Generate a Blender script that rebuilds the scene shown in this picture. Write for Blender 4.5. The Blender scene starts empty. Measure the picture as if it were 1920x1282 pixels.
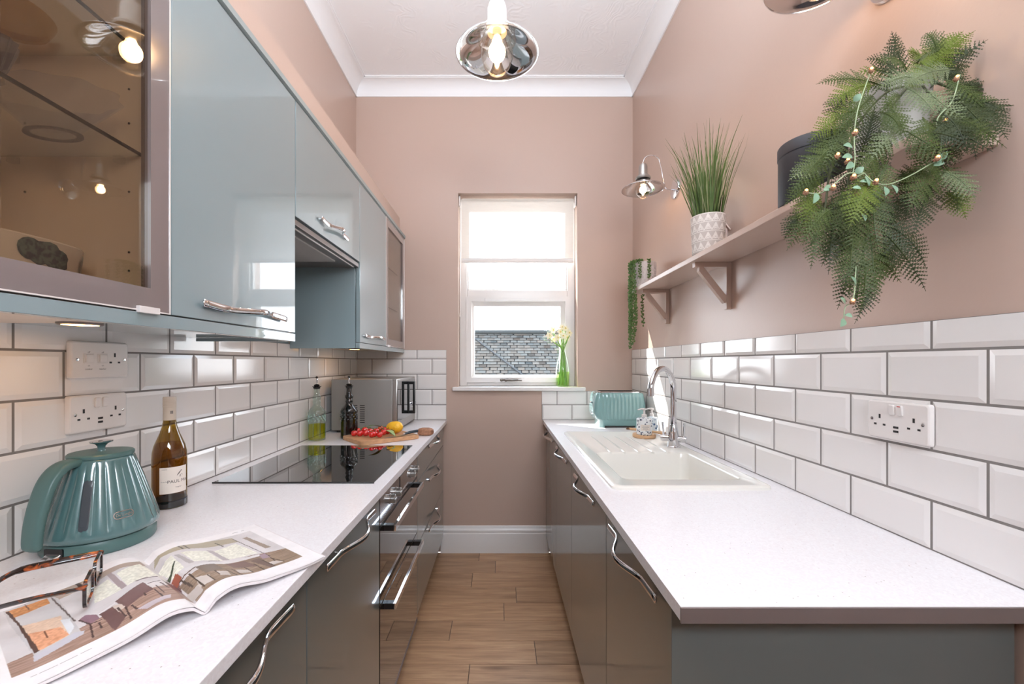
import bpy, bmesh, math, random
from mathutils import Vector, Matrix
random.seed(7)
PI = math.pi
COL = bpy.context.scene.collection
E = 1.265            # eye height of the photographer
CT = 0.884           # worktop height
WL, WR, WB = -0.967, 0.882, 2.845   # inner faces of the left, right and back walls
TL, TR, TB = -0.959, 0.874, 2.837   # tile faces

# ------------------------------------------------------------------ materials
def lin(c):
    return tuple(((x/255)/12.92 if x/255 <= .04045 else (((x/255)+.055)/1.055)**2.4) for x in c) + (1.0,)
class NT:
    def __init__(s, name):
        s.m = bpy.data.materials.new(name); s.m.use_nodes = True
        s.t = s.m.node_tree; s.t.nodes.clear()
        s.out = s.n('ShaderNodeOutputMaterial')
    def n(s, typ, **kw):
        nd = s.t.nodes.new(typ)
        for k, v in kw.items():
            if k.startswith('_'): setattr(nd, k[1:], v)
            else: nd.inputs[k.replace('_', ' ')].default_value = v
        return nd
    def l(s, a, b): s.t.links.new(a, b)
MATS = {}
def pm(name, col, rough=.5, metal=0., noise=.03, nscale=6., bump=0., bscale=40., coat=0., crough=.03, spec=.5, trans=0., emit=None, estr=0., ior=1.5, stretch=(1,1,1), sss=0.):
    """plain procedural material: slight noise variation of the base colour, optional bump"""
    if name in MATS: return MATS[name]
    T = NT(name)
    b = T.n('ShaderNodeBsdfPrincipled')
    c = lin(col)
    tc = T.n('ShaderNodeTexCoord'); mp = T.n('ShaderNodeMapping'); mp.inputs['Scale'].default_value = stretch
    T.l(tc.outputs['Object'], mp.inputs['Vector'])
    nz = T.n('ShaderNodeTexNoise', Scale=nscale, Detail=3.)
    T.l(mp.outputs[0], nz.inputs['Vector'])
    mx = T.n('ShaderNodeMix', _data_type='RGBA')
    mx.inputs[6].default_value = tuple(max(0, x*(1-noise)) for x in c[:3]) + (1,)
    mx.inputs[7].default_value = tuple(min(1, x*(1+noise)) for x in c[:3]) + (1,)
    T.l(nz.outputs['Fac'], mx.inputs[0]); T.l(mx.outputs[2], b.inputs['Base Color'])
    b.inputs['Roughness'].default_value = rough; b.inputs['Metallic'].default_value = metal
    b.inputs['IOR'].default_value = ior
    b.inputs['Specular IOR Level'].default_value = spec
    b.inputs['Coat Weight'].default_value = coat; b.inputs['Coat Roughness'].default_value = crough
    b.inputs['Transmission Weight'].default_value = trans
    if sss: b.inputs['Subsurface Weight'].default_value = sss; b.inputs['Subsurface Scale'].default_value = .01
    if emit: b.inputs['Emission Color'].default_value = lin(emit); b.inputs['Emission Strength'].default_value = estr
    if bump:
        n2 = T.n('ShaderNodeTexNoise', Scale=bscale, Detail=4.); T.l(mp.outputs[0], n2.inputs['Vector'])
        bp = T.n('ShaderNodeBump', Strength=bump, Distance=.01); T.l(n2.outputs['Fac'], bp.inputs['Height']); T.l(bp.outputs[0], b.inputs['Normal'])
    T.l(b.outputs[0], T.out.inputs[0])
    MATS[name] = T.m
    return T.m
def glass(name, tint=(1,1,1), f0=.05, rough=0., gain=1.0):
    """thin clear glass: tinted see-through plus a mirror reflection that grows at grazing angles"""
    T = NT(name)
    lw = T.n('ShaderNodeLayerWeight', Blend=.5)
    pw = T.n('ShaderNodeMath', _operation='POWER'); pw.inputs[1].default_value = 4.
    T.l(lw.outputs['Facing'], pw.inputs[0])
    ma = T.n('ShaderNodeMath', _operation='MULTIPLY_ADD', _use_clamp=True); ma.inputs[1].default_value = .9*gain; ma.inputs[2].default_value = f0
    T.l(pw.outputs[0], ma.inputs[0])
    tr = T.n('ShaderNodeBsdfTransparent'); tr.inputs[0].default_value = (*tint, 1)
    gl = T.n('ShaderNodeBsdfGlossy'); gl.inputs['Roughness'].default_value = rough
    nz = T.n('ShaderNodeTexNoise', Scale=3.); cr = T.n('ShaderNodeMapRange'); cr.inputs[3].default_value = .97; cr.inputs[4].default_value = 1.
    T.l(nz.outputs['Fac'], cr.inputs[0]); T.l(cr.outputs[0], gl.inputs['Color'])
    mx = T.n('ShaderNodeMixShader'); T.l(ma.outputs[0], mx.inputs[0]); T.l(tr.outputs[0], mx.inputs[1]); T.l(gl.outputs[0], mx.inputs[2])
    T.l(mx.outputs[0], T.out.inputs[0])
    MATS[name] = T.m
    return T.m

paint = pm('pink_wall_paint', (194,169,155), .34, noise=.02, nscale=2., bump=.03, bscale=90.)
white_paint = pm('white_paint', (240,238,236), .5, noise=.01)
cove_m = pm('coving_paint', (240,238,238), .6, noise=.01)
skirt_m = pm('skirting_gloss', (236,232,230), .25, noise=.01)
upvc = pm('window_plastic', (226,223,220), .25, noise=.005)
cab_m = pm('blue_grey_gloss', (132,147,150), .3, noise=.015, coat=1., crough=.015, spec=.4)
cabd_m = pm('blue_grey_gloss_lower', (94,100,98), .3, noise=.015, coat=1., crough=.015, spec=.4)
cabe_m = pm('door_edge', (150,160,160), .35)
carc_m = pm('carcass_grey', (150,152,150), .5)
cream_m = pm('cabinet_interior', (222,204,186), .45, noise=.05, nscale=3., stretch=(8,8,1))
plinth_m = pm('plinth_board', (70,80,80), .4)
chrome = pm('chrome', (225,225,228), .06, metal=1., noise=.01)
steel = pm('brushed_steel', (176,172,168), .3, metal=.85, noise=.03, nscale=10., stretch=(1,1,40))
steel_side = pm('painted_steel', (150,146,142), .45, metal=.35, noise=.02)
alu = pm('aluminium_edge', (138,126,124), .38, metal=.6)
brightalu = pm('bright_aluminium', (235,228,226), .3, metal=.3)
black_m = pm('black_plastic', (18,18,20), .3)
blackmatte = pm('matte_black', (38,38,44), .55)
blackglass = pm('black_glass', (10,10,11), .03, noise=.01, coat=1., crough=.0)
ovenglass = pm('oven_glass', (34,27,24), .04, noise=.01, coat=1., crough=.0)
frame_brown = pm('glass_door_band', (124,112,110), .12, noise=.02, coat=1., crough=.02)
plastic_w = pm('white_plastic', (232,226,222), .22, noise=.01)
hole_m = pm('dark_slot', (30,24,22), .6)
grout_m = pm('grey_grout', (128,122,118), .85, noise=.08, nscale=40.)
tile_m = pm('white_tile_glaze', (236,232,229), .13, noise=.012, nscale=4., bump=.012, bscale=14.)
ceramic = pm('white_ceramic', (229,225,217), .1, noise=.005)
teal_gloss = pm('teal_gloss', (76,110,111), .25, noise=.03, coat=1., crough=.05)
teal_matte = pm('teal_plastic', (76,106,103), .38, noise=.02)
toast_m = pm('toaster_enamel', (118,156,154), .25, noise=.03, coat=1., crough=.06)
oak = pm('oak_board', (190,144,104), .5, noise=.34, nscale=5., stretch=(3,14,14))
brushwood = pm('pale_wood', (205,165,125), .55, noise=.08, nscale=8.)
tomato_m = pm('tomato_skin', (205,30,26), .15, noise=.12, coat=.6)
tomdark_m = pm('tomato_orange', (190,80,40), .2, noise=.2)
lemon_m = pm('lemon_peel', (244,186,44), .4, noise=.06, bump=.25, bscale=160.)
leaf_m = pm('leaf_green', (74,110,40), .45, noise=.15, nscale=20.)
leafpale = pm('leaf_back', (150,170,110), .5, noise=.1)
stem_m = pm('green_stem', (88,116,60), .5)
bread_m = pm('seeded_crust', (158,112,84), .7, noise=.75, nscale=110., bump=.5, bscale=120.)
paper_m = pm('paper', (240,236,236), .45, noise=.01)
label_m = pm('paper_label', (232,222,212), .55, noise=.01)
ink = pm('dark_ink', (60,50,48), .6)
greyink = pm('grey_ink', (120,112,108), .6)
capsule_m = pm('bottle_capsule', (206,192,176), .4, noise=.03)
concrete = pm('patterned_pot', (190,180,174), .75, noise=.05, nscale=60.)
potline = pm('pot_pattern', (232,226,220), .7)
greypot = pm('plain_grey_pot', (166,162,156), .6, noise=.04)
soil_m = pm('dark_soil', (50,38,30), .9, noise=.3, nscale=60.)
houseorn = pm('ornament_wood', (222,204,196), .6)
orangelight = pm('fairy_light_glow', (255,170,90), .5, emit=(255,160,80), estr=6.)
rattan = pm('rattan_ball', (150,110,84), .6, noise=.3, nscale=200.)
garl_leaf = pm('eucalyptus_leaf', (120,150,124), .5, noise=.1)
wire_m = pm('pale_green_wire', (150,165,130), .5)
petal_m = pm('daffodil_petal', (250,244,214), .5, noise=.02, sss=.2)
petalc = pm('daffodil_cup', (240,220,130), .5)
amber = glass('amber_glass', (.86,.70,.42), .06)
clear = glass('clear_glass', (.97,.98,.98), .05)
bulbglass = glass('bulb_glass', (1,.97,.93), .06)
blueglass = glass('blue_tinted_glass', (.93,.95,.99), .04, gain=.35)
aqua = glass('aqua_glass', (.80,.90,.88), .08)
darkglass = glass('dark_bottle_glass', (.10,.12,.13), .08)
wineglass = glass('olive_bottle_glass', (.52,.38,.08), .06)
winefill = glass('white_wine', (.80,.62,.16), .02, gain=.2)
oilfill = glass('olive_oil', (.92,.86,.10), .03, gain=.2)
tint = glass('smoked_pane', (.76,.70,.63), .04)
shelfglass = glass('shelf_glass', (.93,.95,.93), .03, gain=.5)
winglass = glass('window_glass', (.98,.99,1.), .03, gain=.6)
greenglass = glass('vase_glass', (.92,.97,.94), .05)
waterfill = glass('vase_water', (.86,.96,.62), .02, gain=.3)
darkedge = pm('glass_edge', (28,36,32), .2)
def emitter(name, col, s):
    T = NT(name); e = T.n('ShaderNodeEmission', Strength=s); c = lin(col)
    nz = T.n('ShaderNodeTexNoise', Scale=4.); mx = T.n('ShaderNodeMix', _data_type='RGBA')
    mx.inputs[6].default_value = c; mx.inputs[7].default_value = tuple(min(1, x*1.03) for x in c[:3])+(1,)
    T.l(nz.outputs['Fac'], mx.inputs[0]); T.l(mx.outputs[2], e.inputs[0]); T.l(e.outputs[0], T.out.inputs[0]); return T.m
bulb_em = emitter('warm_bulb', (255,205,150), 70.)
sbulb_em = emitter('warm_candle_bulb', (255,208,158), 40.)
puck_em = emitter('warm_puck', (255,190,110), 18.)

def worktop_mat():
    T = NT('speckled_worktop'); b = T.n('ShaderNodeBsdfPrincipled')
    tc = T.n('ShaderNodeTexCoord')
    v = T.n('ShaderNodeTexVoronoi', Scale=85.); T.l(tc.outputs['Object'], v.inputs['Vector'])
    r = T.n('ShaderNodeValToRGB'); r.color_ramp.elements[0].position = .07; r.color_ramp.elements[1].position = .11
    r.color_ramp.elements[0].color = (1,1,1,1); r.color_ramp.elements[1].color = (0,0,0,1); T.l(v.outputs['Distance'], r.inputs[0])
    sp = T.n('ShaderNodeSeparateColor'); T.l(v.outputs['Color'], sp.inputs[0])
    gt = T.n('ShaderNodeMath', _operation='GREATER_THAN'); gt.inputs[1].default_value = .72; T.l(sp.outputs[0], gt.inputs[0])
    ml = T.n('ShaderNodeMath', _operation='MULTIPLY'); T.l(r.outputs[0], ml.inputs[0]); T.l(gt.outputs[0], ml.inputs[1])
    v2 = T.n('ShaderNodeTexVoronoi', Scale=260.); T.l(tc.outputs['Object'], v2.inputs['Vector'])
    sp2 = T.n('ShaderNodeSeparateColor'); T.l(v2.outputs['Color'], sp2.inputs[0])
    cr = T.n('ShaderNodeMix', _data_type='RGBA'); cr.inputs[6].default_value = lin((231,226,228)); cr.inputs[7].default_value = lin((238,235,237)); T.l(sp2.outputs[1], cr.inputs[0])
    mx = T.n('ShaderNodeMix', _data_type='RGBA'); mx.inputs[7].default_value = lin((176,160,152)); T.l(ml.outputs[0], mx.inputs[0]); T.l(cr.outputs[2], mx.inputs[6])
    T.l(mx.outputs[2], b.inputs['Base Color']); b.inputs['Roughness'].default_value = .28; b.inputs['Specular IOR Level'].default_value = .45
    T.l(b.outputs[0], T.out.inputs[0]); return T.m
worktop_m = worktop_mat()

def wood_floor():
    T = NT('oak_plank_tiles'); b = T.n('ShaderNodeBsdfPrincipled')
    tc = T.n('ShaderNodeTexCoord'); at = T.n('ShaderNodeAttribute', _attribute_name='rnd')
    ad = T.n('ShaderNodeVectorMath', _operation='MULTIPLY_ADD'); ad.inputs[1].default_value = (9,17,5); T.l(at.outputs['Vector'], ad.inputs[0]); T.l(tc.outputs['Object'], ad.inputs[2])
    mp = T.n('ShaderNodeMapping'); mp.inputs['Scale'].default_value = (1.3, 16, 1); T.l(ad.outputs[0], mp.inputs['Vector'])
    n1 = T.n('ShaderNodeTexNoise', Scale=2.2, Detail=6., Roughness=.62, Distortion=.5); T.l(mp.outputs[0], n1.inputs['Vector'])
    mp2 = T.n('ShaderNodeMapping'); mp2.inputs['Scale'].default_value = (6, 130, 1); T.l(ad.outputs[0], mp2.inputs['Vector'])
    n2 = T.n('ShaderNodeTexNoise', Scale=1., Detail=3.); T.l(mp2.outputs[0], n2.inputs['Vector'])
    r = T.n('ShaderNodeValToRGB'); el = r.color_ramp.elements
    el[0].position = .25; el[0].color = lin((148,112,84)); el[1].position = .72; el[1].color = lin((200,161,125))
    e = el.new(.48); e.color = lin((178,139,106)); T.l(n1.outputs['Fac'], r.inputs[0])
    m1 = T.n('ShaderNodeMix', _data_type='RGBA', _blend_type='MULTIPLY'); m1.inputs[0].default_value = .5
    r2 = T.n('ShaderNodeValToRGB'); r2.color_ramp.elements[0].position = .35; r2.color_ramp.elements[0].color = (.72,.68,.64,1); r2.color_ramp.elements[1].position = .55; r2.color_ramp.elements[1].color = (1,1,1,1)
    T.l(n2.outputs['Fac'], r2.inputs[0]); T.l(r.outputs[0], m1.inputs[6]); T.l(r2.outputs[0], m1.inputs[7])
    # knots
    vk = T.n('ShaderNodeTexVoronoi', Scale=1.); mk = T.n('ShaderNodeMapping'); mk.inputs['Scale'].default_value = (1.6, 6.5, 1); T.l(ad.outputs[0], mk.inputs['Vector']); T.l(mk.outputs[0], vk.inputs['Vector'])
    rk = T.n('ShaderNodeValToRGB'); rk.color_ramp.elements[0].position = .03; rk.color_ramp.elements[0].color = (.35,.28,.22,1); rk.color_ramp.elements[1].position = .13; rk.color_ramp.elements[1].color = (1,1,1,1)
    T.l(vk.outputs['Distance'], rk.inputs[0])
    m2 = T.n('ShaderNodeMix', _data_type='RGBA', _blend_type='MULTIPLY'); m2.inputs[0].default_value = .8; T.l(m1.outputs[2], m2.inputs[6]); T.l(rk.outputs[0], m2.inputs[7])
    sp = T.n('ShaderNodeSeparateColor'); T.l(at.outputs['Color'], sp.inputs[0])
    mr = T.n('ShaderNodeMapRange'); mr.inputs[3].default_value = .88; mr.inputs[4].default_value = 1.1; T.l(sp.outputs[0], mr.inputs[0])
    m3 = T.n('ShaderNodeMix', _data_type='RGBA', _blend_type='MULTIPLY'); m3.inputs[0].default_value = 1.; T.l(m2.outputs[2], m3.inputs[6]); T.l(mr.outputs[0], m3.inputs[7])
    T.l(m3.outputs[2], b.inputs['Base Color']); b.inputs['Roughness'].default_value = .38; b.inputs['Specular IOR Level'].default_value = .4
    bp = T.n('ShaderNodeBump', Strength=.06, Distance=.003); T.l(n2.outputs['Fac'], bp.inputs['Height']); T.l(bp.outputs[0], b.inputs['Normal'])
    T.l(b.outputs[0], T.out.inputs[0]); return T.m
def ceiling_mat():
    T = NT('textured_ceiling'); b = T.n('ShaderNodeBsdfPrincipled'); b.inputs['Base Color'].default_value = lin((247,246,247)); b.inputs['Roughness'].default_value = .7
    tc = T.n('ShaderNodeTexCoord')
    n0 = T.n('ShaderNodeTexNoise', Scale=5., Detail=2.); T.l(tc.outputs['Object'], n0.inputs['Vector'])
    ad = T.n('ShaderNodeVectorMath', _operation='MULTIPLY_ADD'); ad.inputs[1].default_value = (.5,.5,.5); T.l(n0.outputs['Color'], ad.inputs[0]); T.l(tc.outputs['Object'], ad.inputs[2])
    w = T.n('ShaderNodeTexWave', Scale=9., Distortion=9., Detail=2.); T.l(ad.outputs[0], w.inputs['Vector'])
    mk = T.n('ShaderNodeTexNoise', Scale=7.); T.l(tc.outputs['Object'], mk.inputs['Vector'])
    r = T.n('ShaderNodeValToRGB'); r.color_ramp.elements[0].position = .45; r.color_ramp.elements[1].position = .6; T.l(mk.outputs['Fac'], r.inputs[0])
    m = T.n('ShaderNodeMath', _operation='MULTIPLY'); T.l(w.outputs['Fac'], m.inputs[0]); T.l(r.outputs[0], m.inputs[1])
    bp = T.n('ShaderNodeBump', Strength=.17, Distance=.006); T.l(m.outputs[0], bp.inputs['Height']); T.l(bp.outputs[0], b.inputs['Normal'])
    T.l(b.outputs[0], T.out.inputs[0]); return T.m
def attr_mat(name, attr, rough=.4, spec=.4):
    T = NT(name); b = T.n('ShaderNodeBsdfPrincipled', Roughness=rough); b.inputs['Specular IOR Level'].default_value = spec
    at = T.n('ShaderNodeAttribute', _attribute_name=attr)
    nz = T.n('ShaderNodeTexNoise', Scale=60., Detail=4.); tc = T.n('ShaderNodeTexCoord'); T.l(tc.outputs['Object'], nz.inputs['Vector'])
    mr = T.n('ShaderNodeMapRange'); mr.inputs[3].default_value = .9; mr.inputs[4].default_value = 1.08; T.l(nz.outputs['Fac'], mr.inputs[0])
    m = T.n('ShaderNodeMix', _data_type='RGBA', _blend_type='MULTIPLY'); m.inputs[0].default_value = 1.; T.l(at.outputs['Color'], m.inputs[6]); T.l(mr.outputs[0], m.inputs[7])
    T.l(m.outputs[2], b.inputs['Base Color']); T.l(b.outputs[0], T.out.inputs[0]); return T.m
def blotch_mat(name, c1, c2, scale, lo, hi, rough=.2, coat=.5, vor=False, mapscale=(1,1,1)):
    T = NT(name); b = T.n('ShaderNodeBsdfPrincipled', Roughness=rough); b.inputs['Coat Weight'].default_value = coat
    tc = T.n('ShaderNodeTexCoord'); mp = T.n('ShaderNodeMapping'); mp.inputs['Scale'].default_value = mapscale; T.l(tc.outputs['Object'], mp.inputs['Vector'])
    if vor: n = T.n('ShaderNodeTexVoronoi', Scale=scale); o = n.outputs['Distance']
    else: n = T.n('ShaderNodeTexNoise', Scale=scale, Detail=3., Distortion=.6); o = n.outputs['Fac']
    T.l(mp.outputs[0], n.inputs['Vector'])
    r = T.n('ShaderNodeValToRGB'); r.color_ramp.elements[0].position = lo; r.color_ramp.elements[0].color = lin(c1); r.color_ramp.elements[1].position = hi; r.color_ramp.elements[1].color = lin(c2)
    T.l(o, r.inputs[0]); T.l(r.outputs[0], b.inputs['Base Color']); T.l(b.outputs[0], T.out.inputs[0]); return T.m
tortoise = blotch_mat('tortoiseshell', (30,16,14), (176,84,34), 70., .5, .68)
floral = blotch_mat('blue_floral', (34,54,84), (236,238,238), 90., .33, .42, .35, .3, True)
planter_m = blotch_mat('planter_glaze', (222,212,200), (208,196,184), 9., .3, .7, .2, .6)
flower_dark = blotch_mat('flower_print', (40,52,66), (92,112,108), 120., .4, .6, .3, .4)
flower_leaf = blotch_mat('flower_leaf_print', (120,110,50), (60,70,50), 160., .4, .6, .3, .4)
def leafy(name, c, c2, trans=.2):
    T = NT(name); b = T.n('ShaderNodeBsdfPrincipled', Roughness=.5); b.inputs['Specular IOR Level'].default_value = .3
    tc = T.n('ShaderNodeTexCoord'); nz = T.n('ShaderNodeTexNoise', Scale=25., Detail=2.); T.l(tc.outputs['Object'], nz.inputs['Vector'])
    mx = T.n('ShaderNodeMix', _data_type='RGBA'); mx.inputs[6].default_value = lin(c); mx.inputs[7].default_value = lin(c2); T.l(nz.outputs['Fac'], mx.inputs[0])
    tl = T.n('ShaderNodeBsdfTranslucent'); T.l(mx.outputs[2], tl.inputs[0]); T.l(mx.outputs[2], b.inputs['Base Color'])
    ms = T.n('ShaderNodeMixShader'); ms.inputs[0].default_value = trans; T.l(b.outputs[0], ms.inputs[1]); T.l(tl.outputs[0], ms.inputs[2]); T.l(ms.outputs[0], T.out.inputs[0]); return T.m
fernA = leafy('fern_green', (60,74,34), (84,96,48)); fernB = leafy('fern_dark', (42,50,26), (62,72,36)); fernC = leafy('fern_pale', (104,116,84), (126,136,100)); fernD = leafy('fern_bright', (88,104,34), (108,122,46))
grassm = leafy('grass_blade', (58,84,38), (112,132,74)); grassb = leafy('grass_blade_pale', (126,136,92), (150,150,112)); pearl_m = leafy('pearl_leaf', (110,140,70), (72,100,52), .15)
def blind_mat():
    T = NT('sheer_blind_fabric'); tc = T.n('ShaderNodeTexCoord'); mp = T.n('ShaderNodeMapping'); mp.inputs['Scale'].default_value = (20,20,260); T.l(tc.outputs['Object'], mp.inputs['Vector'])
    nz = T.n('ShaderNodeTexNoise', Scale=1., Detail=2.); T.l(mp.outputs[0], nz.inputs['Vector'])
    mr = T.n('ShaderNodeMapRange'); mr.inputs[3].default_value = .22; mr.inputs[4].default_value = .31; T.l(nz.outputs['Fac'], mr.inputs[0])
    d = T.n('ShaderNodeBsdfDiffuse'); d.inputs[0].default_value = lin((238,232,224)); t = T.n('ShaderNodeBsdfTranslucent'); t.inputs[0].default_value = lin((236,236,236)); tr = T.n('ShaderNodeBsdfTransparent')
    m1 = T.n('ShaderNodeMixShader'); m1.inputs[0].default_value = .05; T.l(d.outputs[0], m1.inputs[1]); T.l(t.outputs[0], m1.inputs[2])
    m2 = T.n('ShaderNodeMixShader'); T.l(mr.outputs[0], m2.inputs[0]); T.l(m1.outputs[0], m2.inputs[1]); T.l(tr.outputs[0], m2.inputs[2]); T.l(m2.outputs[0], T.out.inputs[0]); return T.m
blind_m = blind_mat()
floor_m = wood_floor(); ceil_m = ceiling_mat()

# ------------------------------------------------------------------ mesh helper
class M:
    def __init__(s): s.v = []; s.f = []; s.mi = []; s.att = None; s.flat = set()
    def add(s, vs, fs, mi=0):
        o = len(s.v); s.v += [tuple(p) for p in vs]
        for f in fs: s.f.append([i+o for i in f]); s.mi.append(mi)
        return o
    def box(s, x0,x1,y0,y1,z0,z1, mi=0):
        return s.add([(x,y,z) for z in (z0,z1) for y in (y0,y1) for x in (x0,x1)],
              [(0,2,3,1),(4,5,7,6),(0,1,5,4),(2,6,7,3),(0,4,6,2),(1,3,7,5)], mi)
    def rbox(s, x0,x1,y0,y1,z0,z1, b=.003, seg=2, mi=0):
        bm = bmesh.new(); bmesh.ops.create_cube(bm, size=1)
        for v in bm.verts: v.co = Vector(((x0+x1)/2+v.co.x*(x1-x0), (y0+y1)/2+v.co.y*(y1-y0), (z0+z1)/2+v.co.z*(z1-z0)))
        b = min(b, .49*min(abs(x1-x0), abs(y1-y0), abs(z1-z0)))
        bmesh.ops.bevel(bm, geom=bm.edges[:], offset=b, segments=seg, profile=.5, affect='EDGES')
        bm.faces.index_update(); big = sorted(bm.faces, key=lambda f: -f.calc_area())[:6]; o = len(s.f); s.flat |= {o+f.index for f in big}
        return s.bm(bm, mi)
    def bm(s, bm, mi=0):
        bm.verts.index_update()
        o = s.add([v.co for v in bm.verts], [[v.index for v in f.verts] for f in bm.faces], mi); bm.free(); return o
    def loft(s, loops, mi=0, cap0=False, cap1=False, closed=True):
        n = len(loops[0]); o = s.add([p for l in loops for p in l], [])
        fs = []
        for a in range(len(loops)-1):
            for i in range(n if closed else n-1):
                j = (i+1) % n
                fs.append((o+a*n+i, o+a*n+j, o+(a+1)*n+j, o+(a+1)*n+i))
        if cap0: fs.append([o+i for i in reversed(range(n))])
        if cap1: fs.append([o+(len(loops)-1)*n+i for i in range(n)])
        for f in fs: s.f.append(list(f)); s.mi.append(mi)
        return o
    def lathe(s, prof, c=(0,0,0), n=40, mi=0, rmod=None, cap0=False, cap1=False, sx=1., sy=1.):
        loops = []
        for (r, z) in prof:
            loops.append([(c[0]+sx*(r*(rmod(a, z) if rmod else 1))*math.cos(a), c[1]+sy*(r*(rmod(a, z) if rmod else 1))*math.sin(a), c[2]+z) for a in [2*PI*i/n for i in range(n)]])
        return s.loft(loops, mi, cap0, cap1)
    def tube(s, pts, r, n=8, mi=0, cap=True, flat=None, up=None):
        pts = [Vector(p) for p in pts]; L = len(pts); rs = r if isinstance(r, (list, tuple)) else [r]*L
        loops = []; prev = None
        for i, p in enumerate(pts):
            t = (pts[min(i+1, L-1)] - pts[max(i-1, 0)]).normalized()
            if prev is None:
                u = Vector(up) if up else (Vector((0,0,1)) if abs(t.z) < .9 else Vector((1,0,0)))
            else: u = prev
            u = (u - t*u.dot(t)).normalized(); w = t.cross(u); prev = u
            fl = (flat[i] if isinstance(flat, list) else flat) if flat else 1.
            loops.append([p + u*rs[i]*math.cos(a)*fl + w*rs[i]*math.sin(a) for a in [2*PI*k/n for k in range(n)]])
        return s.loft(loops, mi, cap, cap)
    def sphere(s, c, r, nu=16, nv=10, mi=0, sc=(1,1,1), rot=None):
        loops = []
        for j in range(nv+1):
            ph = PI*j/nv; rr = max(1e-5, math.sin(ph)); q = []
            for i in range(nu):
                a = 2*PI*i/nu; p = Vector((rr*math.cos(a)*sc[0]*r, rr*math.sin(a)*sc[1]*r, -math.cos(ph)*sc[2]*r))
                if rot: p = rot @ p
                q.append(Vector(c)+p)
            loops.append(q)
        return s.loft(loops, mi)
    def xf(s, mat, a=0, b=None):
        b = len(s.v) if b is None else b
        for i in range(a, b): s.v[i] = tuple(mat @ Vector(s.v[i]))
    def build(s, name, mats, parent=None, smooth=True, angle=35, kind=None):
        off = Vector((0,0,0)); p = parent
        while p is not None: off += p.location; p = p.parent
        me = bpy.data.meshes.new(name); me.from_pydata([tuple(Vector(v)-off) for v in s.v], [], s.f)
        if not isinstance(mats, (list, tuple)): mats = [mats]
        for m in mats: me.materials.append(m)
        me.polygons.foreach_set('material_index', s.mi)
        me.update()
        bm = bmesh.new(); bm.from_mesh(me); bmesh.ops.recalc_face_normals(bm, faces=bm.faces[:]); bm.to_mesh(me); bm.free()
        if smooth:
            me.polygons.foreach_set('use_smooth', [True]*len(me.polygons)); me.set_sharp_from_angle(angle=math.radians(angle))
            for i, f in enumerate(s.f):
                if i in s.flat or len(f) > 6: me.polygons[i].use_smooth = False
        if s.att:
            nm, cols = s.att; a = me.color_attributes.new(nm, 'FLOAT_COLOR', 'POINT')
            a.data.foreach_set('color', [x for c in cols for x in c])
        o = bpy.data.objects.new(name, me); COL.objects.link(o)
        if parent is not None: o.parent = parent
        if kind: o['kind'] = kind
        return o
def rr(cx, cy, hx, hy, r, z, n=6):
    """rounded rectangle loop"""
    out = []
    r = min(r, hx*.999, hy*.999)
    for (sx, sy, a0) in ((1,1,0),(-1,1,PI/2),(-1,-1,PI),(1,-1,3*PI/2)):
        for k in range(n+1):
            a = a0+PI/2*k/n; out.append((cx+sx*(hx-r)+r*math.cos(a), cy+sy*(hy-r)+r*math.sin(a), z))
    return out
def thing(name, label, cat, loc=(0,0,0), group=None):
    o = bpy.data.objects.new(name, None); COL.objects.link(o); o.location = loc; o.empty_display_size = .05
    o['label'] = label; o['category'] = cat
    if group: o['group'] = group
    return o
def tag(o, label, cat, group=None):
    o['label'] = label; o['category'] = cat
    if group: o['group'] = group
    return o
def lab(o, t): o['label'] = t; return o
def at(px, py, Y):
    """a point of the photograph at depth Y, as a place in the room"""
    return Vector(((px-939)/798*Y, Y, E+(680-py)/798*Y))
def dup(root, loc, label=None, group=None):
    r = root.copy(); COL.objects.link(r); r.location = loc
    if label: r['label'] = label
    if group: r['group'] = group
    for ch in list(root.children):
        c = ch.copy(); COL.objects.link(c); c.parent = r
        for g in ch.children:
            d = g.copy(); COL.objects.link(d); d.parent = c
    return r
def text_mesh(m, s, size, place, mi=0, align='CENTER', ext=.0):
    """lettering as flat polygons, each point put in place by place(x, y)"""
    cu = bpy.data.curves.new('lettering', 'FONT'); cu.body = s; cu.size = size; cu.align_x = align; cu.align_y = 'CENTER'; cu.resolution_u = 3
    ob = bpy.data.objects.new('lettering', cu); COL.objects.link(ob)
    me = ob.to_mesh()
    m.add([place(v.co.x, v.co.y) for v in me.vertices], [list(p.vertices) for p in me.polygons], mi)
    ob.to_mesh_clear(); bpy.data.objects.remove(ob); bpy.data.curves.remove(cu)
def smooth_path(pts, k=6):
    """Catmull-Rom through the points"""
    P = [Vector(p) for p in pts]; P = [2*P[0]-P[1]] + P + [2*P[-1]-P[-2]]; out = []
    for i in range(1, len(P)-2):
        for j in range(k):
            t = j/k; a, b, c, d = P[i-1], P[i], P[i+1], P[i+2]
            out.append(.5*((2*b)+(c-a)*t+(2*a-5*b+4*c-d)*t*t+(3*b-a-3*c+d)*t**3))
    out.append(P[-2]); return out

# ------------------------------------------------------------------ room shell
YR = -2.6            # rear wall of the room behind the photographer
H = 3.13
m = M(); m.box(WL-.12, WL, YR, WB+.325, -.05, H+.05); wall_left = m.build('wall_left', paint, kind='structure')
m = M(); m.box(WR, WR+.12, YR, WB+.325, -.05, H+.05); wall_right = m.build('wall_right', paint, kind='structure')
OX0, OX1, OZ0, OZ1 = -.285, .512, 1.078, 2.398
m = M()
for (a,b,c,d) in ((WL,OX0,0,H),(OX1,WR,0,H),(OX0,OX1,0,OZ0),(OX0,OX1,OZ1,H)): m.box(a,b,WB,WB+.325,c,d)
wall_back = m.build('wall_back', paint, smooth=False, kind='structure')
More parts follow.
